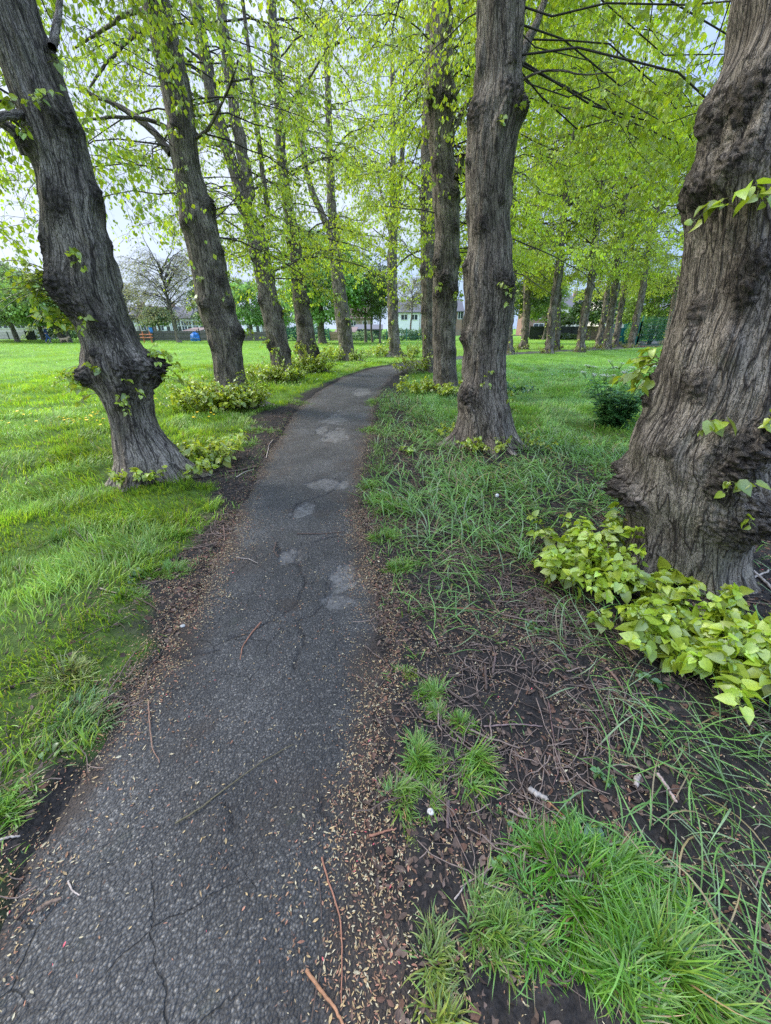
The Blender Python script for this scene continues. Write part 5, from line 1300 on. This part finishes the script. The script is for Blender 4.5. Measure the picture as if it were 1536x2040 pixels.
fence([F0(1222, 58), F0(1262, 58)], 2.0, 'steel', 'teal metal fence far behind the gate', 1.8, 'metal_fence', True)

# hedge behind the green fence, mulch, cabinet, pole
def bush(cx, cy, rx, ry, rz, n, size, col, label, name='bush', mat='farleaf', cat='bush', group=None):
    rt = thing(name, label, cat, (cx, cy, 0), group)
    a, b, q = U(0, 2 * pi, n), np.arccos(U(-.35, 1, n)), U(.55, 1.0, n) ** .5
    q = q * (1 + .35 * fbm(np.cos(a) * 1.7 + cx, np.sin(a) * 1.7 + cy, np.cos(b) * 1.7, 3))
    p = np.stack([cx + rx * q * np.sin(b) * np.cos(a), cy + ry * q * np.sin(b) * np.sin(a), np.maximum(.03, rz * (.35 + .65 * q * np.cos(b)))], 1)
    d = norm(np.stack([np.cos(a), np.sin(a), -.4 + 0 * a], 1) + U(-.8, .8, (n, 3)))
    mb = MB(); leaves(mb, p, d, U(-1, 1, (n, 3)) + np.array([0, 0, .8]), size * U(.5, 1.2, n), leafcol(n, col, .3, .3)); mb.build('foliage', M[mat], rt, (cx, cy, 0), False)
    st = MB(); m = 14; aa = U(0, 2 * pi, m)
    e = np.stack([cx + rx * .6 * np.cos(aa), cy + ry * .6 * np.sin(aa), rz * U(.5, .9, m)], 1); s0 = np.stack([cx + .1 * np.cos(aa), cy + .1 * np.sin(aa), 0 * aa], 1)
    tubes(st, np.stack([s0, (s0 + e) / 2 + U(-.1, .1, (m, 3)), e], 1), .025, 5); st.build('stems', M['twig'], rt, (cx, cy, 0))
    return rt
for i, (px, lb) in enumerate([(1283, 'bright ivy-like bush behind the left bay of the green fence'), (1312, 'leafy bush behind the middle of the green fence'), (1345, 'dark bush behind the green fence beside the massive trunk'), (1385, 'bush behind the green fence hidden mostly by the massive trunk')]):
    x, y = G(px, 688); bush(x, y + 1.6, 1.1, .8, 2.6, 2600, .13, (.16, .33, .07) if i % 2 == 0 else (.10, .24, .06), lb, group='bushes behind the green fence')
mx0, my0 = gA; mx1, my1 = gB; n = 900
t_ = U(0, 1, n); x, y = mx0 + (mx1 - mx0) * t_, my0 + (my1 - my0) * t_ - .5 + U(-.45, .45, n)
fm = flakes(x, y, U(.08, .22, n), U(.05, .12, n), np.array([.19, .09, .06]) * U(.4, 1.5, (n, 1)), .03, .8)
tag(fm.build('mulch', M['paletwig'], smooth=False), 'red-brown mulch along the foot of the green fence', 'mulch', None, 'stuff')
cx, cy = at(1241, 45), 45.0; rt = thing('utility_cabinet', 'teal utility box beside the far path gate', 'cabinet', (cx, cy, 0))
b = box(MB(), cx - .55, cx + .55, cy - .3, cy + .3, .1, 1.5); b.build('body', M['teal'], rt, (cx, cy, 0), False)
box(MB(), cx - .6, cx + .6, cy - .35, cy + .35, 0, .1).build('plinth', M['pole'], rt, (cx, cy, 0), False); box(MB(), cx - .6, cx + .6, cy - .34, cy + .34, 1.503, 1.58).build('lid', M['teal'], rt, (cx, cy, 0), False)
for s_ in (-.27, .27): box(MB(), cx + s_ - .25, cx + s_ + .25, cy - .325, cy - .303, .2, 1.42).build('door', M['teal'], rt, (cx, cy, 0), False)
def lamp_post(px, Y, h, label, name='lamp_post', cat='post', sign=None):
    cx = at(px, Y); rt = thing(name, label, cat, (cx, Y, 0)); mb = MB()
    tubes(mb, np.array([[(0, 0, 0), (0, 0, .8), (0, 0, .85), (0, 0, h)]]), np.array([[.075, .075, .05, .04]]), 10); mb.build('pole', M['pole'] if sign is None else M['darksteel'], rt)
    if sign: box(MB(), -.22, .22, -.06, -.045, h - .55, h - .02).build('sign_panel', M[sign], rt, None, False)
    else: box(MB(), -.1, .1, -.3, .1, h, h + .12).build('cap', M['pole'], rt, None, False)
lamp_post(1268, 37.3, 3.3, 'thin white pole right behind the lime at the green gate')
lamp_post(300, 50, zt(652, 50), 'dark post with a small blue panel by the metal fence', 'sign_post', 'sign', 'blue')

# orange park exercise frame, blue tarpaulin, walker and dog
cx, cy = at(289, 49), 49.0; rt = thing('exercise_frame', 'small orange metal frame standing on the lawn right of the leaning trunk', 'park equipment', (cx, cy, 0)); hh = zt(660, 49)
for s_ in (-.45, .45):
    mb = MB(); tubes(mb, np.array([[(s_, 0, 0), (s_ * .9, 0, hh)]]), .07, 8); mb.build('post', M['orange'], rt)
    mb = MB(); tubes(mb, np.array([[(s_ * .9, 0, hh - .02), (s_ * .9, 0, hh + .28)]]), .05, 8); mb.build('post_cap', M['pole'], rt)
for z in (hh * .72, hh * .45):
    mb = MB(); tubes(mb, np.array([[(-.75, -.1, z), (.75, -.1, z)]]), .06, 8); mb.build('crossbar', M['orange'], rt)
cx, cy = at(396, 57), 55.5; n1_, n2_ = 16, 26
A, Bb = np.meshgrid(np.linspace(0, 2 * pi, n2_, endpoint=False), np.linspace(0, pi / 2, n1_)); rr = 1 + .16 * perlin(np.cos(A) * 2.2, np.sin(A) * 2.2, Bb * 2)
V = np.stack([.6 * rr * np.cos(Bb) ** .6 * np.cos(A), .7 * rr * np.cos(Bb) ** .6 * np.sin(A), 1.0 * np.sin(Bb) * (rr + .25 * perlin(np.cos(A) * 3, np.sin(A) * 3, Bb * 4))], -1)
rt = thing('tarpaulin', 'crumpled bright blue tarpaulin heap by the fence left of the leafy-skirted trunk', 'tarpaulin', (cx, cy, 0)); MB().add(V.reshape(-1, 3), gridfaces(n1_, n2_, True)).build('cover', M['blue'], rt)
mb = MB(); a_ = np.linspace(0, 2 * pi, 20); tubes(mb, np.array([np.stack([.63 * np.cos(a_), .74 * np.sin(a_), .35 + .04 * np.sin(a_ * 3)], 1)]), .02, 5); mb.build('rope', M['pole'], rt)

def skin_body(name, joints, edges, radii, mat, parent, sub=2):
    me = bpy.data.meshes.new(name); me.from_pydata(joints, edges, []); o = link(name, me, parent)
    sk = o.modifiers.new('skin', 'SKIN'); me.skin_vertices[0].data[0].use_root = True
    for i, r in enumerate(radii): me.skin_vertices[0].data[i].radius = (r, r) if not isinstance(r, tuple) else r
    s = o.modifiers.new('sub', 'SUBSURF'); s.levels = s.render_levels = sub
    me.materials.append(mat); return o
wx, wy = at(88, 47), 47.0
rt = thing('person', 'distant walker in dark jacket and blue trousers under the far left trees', 'person', (wx, wy, float(hgt(wx, wy))), rz=-.9)
body = skin_body('body', [(0, 0, .95), (0, 0, 1.15), (0, .02, 1.40), (0, .02, 1.50), (0, .05, 1.62), (0, .05, 1.72), (.18, .02, 1.40), (.23, .08, 1.13), (.22, .22, .92), (.22, .27, .84), (-.18, .02, 1.40), (-.23, -.06, 1.13), (-.22, -.02, .90), (-.22, 0, .82), (.09, .0, .88), (.10, .20, .50), (.10, .14, .10), (.10, .28, .04), (-.09, 0, .88), (-.10, -.02, .50), (-.10, -.28, .14), (-.10, -.18, .04)],
    [(0, 1), (1, 2), (2, 3), (3, 4), (4, 5), (2, 6), (6, 7), (7, 8), (8, 9), (2, 10), (10, 11), (11, 12), (12, 13), (0, 14), (14, 15), (15, 16), (16, 17), (0, 18), (18, 19), (19, 20), (20, 21)],
    [.13, .13, .15, .055, .09, .085, .07, .05, .04, .045, .07, .05, .04, .045, .095, .065, .045, .04, .095, .065, .045, .04], M['skin'], rt)
skin_body('jacket', [(0, 0, .92), (0, 0, 1.15), (0, .02, 1.40), (0, .02, 1.50), (.18, .02, 1.40), (.23, .08, 1.13), (.22, .2, .95), (-.18, .02, 1.40), (-.23, -.06, 1.13), (-.22, -.02, .94)], [(0, 1), (1, 2), (2, 3), (2, 4), (4, 5), (5, 6), (2, 7), (7, 8), (8, 9)], [.165, .16, .175, .075, .09, .068, .058, .09, .068, .058], M['navy'], rt)
skin_body('trousers', [(0, 0, .95), (.09, 0, .88), (.10, .20, .50), (.10, .14, .12), (-.09, 0, .88), (-.10, -.02, .50), (-.10, -.27, .16)], [(0, 1), (1, 2), (2, 3), (0, 4), (4, 5), (5, 6)], [.14, .115, .085, .07, .115, .085, .07], M['jeans'], rt)
skin_body('hair', [(0, .03, 1.70), (0, .03, 1.78), (0, -.02, 1.66)], [(0, 1), (0, 2)], [.095, .07, .08], M['hair'], rt)
dx, dy = at(116, 47), 47.2
rt = thing('dog', 'small tan dog on the grass near the distant walker', 'dog', (dx, dy, float(hgt(dx, dy))), rz=.3)
skin_body('body', [(0, 0, .42), (.22, 0, .44), (.38, 0, .40), (.50, 0, .56), (.60, 0, .62), (.74, 0, .57), (-.22, 0, .43), (-.36, 0, .50), (-.46, 0, .62), (.36, .09, .22), (.35, .09, .02), (.36, -.09, .22), (.40, -.09, .02), (-.20, .09, .26), (-.30, .09, .16), (-.26, .09, .02), (-.20, -.09, .26), (-.28, -.09, .16), (-.22, -.09, .02), (.58, .05, .72), (.58, -.05, .72)],
    [(0, 1), (1, 2), (2, 3), (3, 4), (4, 5), (0, 6), (6, 7), (7, 8), (2, 9), (9, 10), (2, 11), (11, 12), (6, 13), (13, 14), (14, 15), (6, 16), (16, 17), (17, 18), (4, 19), (4, 20)],
    [.12, .14, .14, .085, .09, .045, .12, .035, .02, .05, .03, .05, .03, .06, .035, .03, .06, .035, .03, .025, .025], M['fur'], rt)

# park trees beyond the lawn
def park_tree(px, Y, h, spread, lo, label, col, nleaf=6, lsize=.3, nl=46, tr=.28, lean=0.0, bare=False, mat='farleaf', el=(10, 60)):
    cx = at(px, Y); rt = thing('park_tree', label, 'tree', (cx, Y, 0), 'park trees beyond the lawn')
    zs = np.linspace(-.1, h * .8, 30); xx = lean * zs + .2 * perlin(zs * .3, px, 1.); xx -= xx[0]
    r = np.interp(zs, [-.1, .4, h * .35, h * .8], [tr * 1.35, tr, tr * .65, .03])
    mb = MB(); tubes(mb, np.stack([xx, .15 * perlin(zs * .3, px, 9.), zs], 1)[None], (r * (1 + .08 * perlin(zs * 1.5, px)))[None], 12)
    th = np.tile(np.arange(12) * 2 * pi / 12, 30); zz = np.repeat(zs, 12)
    mb.build('trunk', M['bark'], rt, None, True, dict(bco=np.stack([np.cos(th) * tr + px, np.sin(th) * tr, zz], 1), cav=np.zeros(360), burr=np.zeros(360)))
    ax = lambda z: np.array([np.interp(z, zs, xx), 0, z])
    Lf = lambda z: spread * (.5 + .5 * sin(pi * np.clip((z - lo) / (h - lo), 0, 1) ** .8))
    tw, lf = crown(ax, lo, h * .78, nl, Lf, 9, 5, nleaf, lsize, el=el, droop=(.05, .4), zpow=1.0, col=col, limb_r=.05, blen=(.25 * spread, .5 * spread), tlen=(.12 * spread, .25 * spread), clear=False, down=.35, yellow=.3)
    tw.build('branches', M['twig'], rt); lf.build('crown', M[mat], rt, None, False)
GRN, OLV, BRT, DRK = (.34, .46, .21), (.34, .36, .20), (.26, .49, .13), (.22, .33, .16)  # paled leaf colours: distance haze painted into far trees and bushes
park_tree(26, 52, 8.5, 3.6, 2.2, 'grey-green park tree in front of the long low building', GRN, lean=-.02)
park_tree(-30, 57, 10, 4.5, 2.5, 'tall park tree at the far left edge', GRN)
park_tree(122, 50, 7.6, 4.6, 1.9, 'wide low park tree leaning left behind the leaning trunk', (.24, .40, .10), lean=-.32, tr=.4)
park_tree(133, 49.5, 6.5, 3.0, 2.2, 'small upright park tree beside the wide leaning one', (.24, .40, .10), tr=.2)
park_tree(80, 60, 9.0, 4.2, 2.0, 'rounded park tree behind the distant walker', (.20, .32, .10))
park_tree(352, 50, 10.0, 5.0, 2.0, 'half-bare spreading tree with sparse olive leaves', OLV, 2, .16, 60, .26, -.06, True, el=(20, 65))
park_tree(262, 57, 8.0, 3.6, 1.8, 'sparse olive tree just right of the leaning trunk', OLV, 3, .18, 40, .2, el=(20, 65))
park_tree(318, 62, 5.0, 2.2, .8, 'dark bushy tree behind the half-bare one', DRK, 6, .25, 30, .15)
park_tree(641, 46, 11.5, 4.6, 2.3, 'full mid-green park tree between the fourth and fifth left trunks', BRT, 8, .28, 62, .42)
park_tree(500, 58, 8.0, 3.4, 1.2, 'bright green tree behind the dark forked trunk', BRT, 6, .25, 40)
park_tree(432, 60, 8.5, 3.2, 1.4, 'light green tree right of the leafy-skirted trunk', (.10, .2, .04), 6, .25, 40)
park_tree(560, 60, 6.5, 3.0, .8, 'green shrubby tree at the fence left of the full mid-green one', BRT, 6, .25, 36, .16)
park_tree(728, 50, 8.0, 2.8, 2.6, 'slim grey-stemmed tree near the end of the left row', (.12, .19, .06), 3, .2, 34, .17, el=(25, 65))
park_tree(742, 51, 8.5, 2.4, 2.8, 'second slim tree close to the grey-stemmed one', (.12, .19, .06), 3, .2, 30, .13, el=(25, 65))
park_tree(757, 47, 8.5, 2.4, 3.2, 'pale thin-stemmed tree left of the last left-row trunk', (.12, .2, .05), 3, .2, 30, .12, el=(25, 65))
park_tree(820, 60, 9.0, 3.0, 3.0, 'thin bare tree in front of the long white house', OLV, 2, .16, 34, .15, el=(25, 65))
park_tree(1048, 47, 9.0, 3.2, 3.2, 'pale smooth-stemmed tree left of the brick house', (.13, .22, .05), 5, .22, 40, .27)
park_tree(1178, 58, 7.5, 3.0, 1.0, 'green garden tree behind the brown board fence', (.09, .18, .04), 6, .25, 40, .16)
park_tree(1300, 46, 8.0, 4.2, 2.0, 'bright lime-green tree filling the view above the green metal fence', (.26, .42, .06), 7, .2, 50, .2)
park_tree(1245, 62, 8.5, 3.2, 2.4, 'bright green garden tree beside the pale house', (.22, .38, .06), 6, .24, 40, .2)
park_tree(1085, 62, 8.0, 3.2, 2.6, 'leafy tree in front of the brick house with the white bay', (.24, .40, .06), 6, .22, 40, .18)
park_tree(1130, 66, 4.5, 2.2, .5, 'garden shrub tree above the dark board fence', (.09, .15, .05), 5, .22, 26, .12)
for i, (px, Y, rx, rz, c, lb) in enumerate([(95, 62, 3.5, 2.1, DRK, 'dark hedge bush behind the distant walker'), (135, 61, 3.4, 2.3, DRK, 'dark hedge bush right behind the wide leaning park tree'), (170, 61, 3.2, 2.2, DRK, 'dark hedge bush next to the leaning trunk'), (585, 58, 2.4, 1.9, (.10, .22, .09), 'dark green bush along the mesh fence, left one'), (625, 58, 2.4, 2.0, (.10, .22, .09), 'dark green bush along the mesh fence, by the full park tree'),
        (720, 57, 1.8, 1.2, DRK, 'low dark bush behind the slim trees'), (800, 57.5, 2.6, 1.5, (.12, .2, .09), 'low bush in front of the long white house'), (860, 57.5, 2.6, 1.5, (.12, .2, .09), 'low bush behind the right-row trunks'), (1120, 62.5, 2.6, .9, (.09, .14, .05), 'low weedy bush before the dark board fence')]):
    bush(at(px, Y), Y, rx, 1.2, rz, 1500, .26, c, lb, group='bushes along the far fence')

# ------------------------------------------------------------------ light
W = bpy.data.worlds.new('World'); SC.world = W; W.use_nodes = True
nt = W.node_tree; nt.nodes.clear(); T = NT(nt); out = nt.nodes.new('ShaderNodeOutputWorld')
SUN_EL, SUN_AZ = 42.0, -68.0          # degrees; azimuth clockwise from straight ahead
sky = T.n('TexSky', sky_type='NISHITA', sun_disc=False, sun_elevation=rad(SUN_EL), sun_rotation=rad(SUN_AZ), air_density=1.0, dust_density=1.5)
bg1 = T.n('Background', i_Color=sky.outputs[0], i_Strength=.15)
v = T.n('TexCoord').outputs['Generated']
cl = T.noise(T.vmul(v, (1, 1, 2.2)), 1.7, 5, .55)
sx = T.n('SeparateXYZ'); T.set(sx.inputs[0], v)
wf = T.math('ADD', T.math('MULTIPLY', T.math('SUBTRACT', cl, .5), 2.2), T.math('SUBTRACT', .42, T.math('MULTIPLY', sx.outputs[0], .75)), True)
bg2 = T.n('Background', i_Color=T.mix(wf, (.46, .68, 1.14), (.88, .98, 1.14)), i_Strength=T.ramp(sx.outputs[2], (.42, .235), (.95, 1.0)))
T.set(bg2.inputs[1], T.math('MULTIPLY', bg2.inputs[1].links[0].from_socket, 4.6))
mx = T.n('MixShader', i_0=T.ramp(cl, (.30, .75), (.58, .95))); nt.links.new(bg1.outputs[0], mx.inputs[1]); nt.links.new(bg2.outputs[0], mx.inputs[2])
nt.links.new(mx.outputs[0], out.inputs[0])
sl = bpy.data.lights.new('sun', 'SUN'); sl.energy = 5.0; sl.angle = rad(12); sl.color = (1, .95, .86)
so = link('sun', sl, None, (0, 0, 30)); e, a = rad(SUN_EL), rad(SUN_AZ)
dirv = np.array([sin(a) * cos(e), cos(a) * cos(e), sin(e)])
from mathutils import Vector
so.rotation_euler = Vector(dirv).to_track_quat('Z', 'Y').to_euler()
SC.view_settings.view_transform = 'Standard'; SC.view_settings.look = 'None'; SC.view_settings.exposure = 0
cy = SC.cycles
cy.max_bounces = 8; cy.diffuse_bounces = 4; cy.glossy_bounces = 2; cy.transmission_bounces = 6; cy.transparent_max_bounces = 4
cy.use_adaptive_sampling = True; cy.adaptive_threshold = .015

cy.use_denoising = False
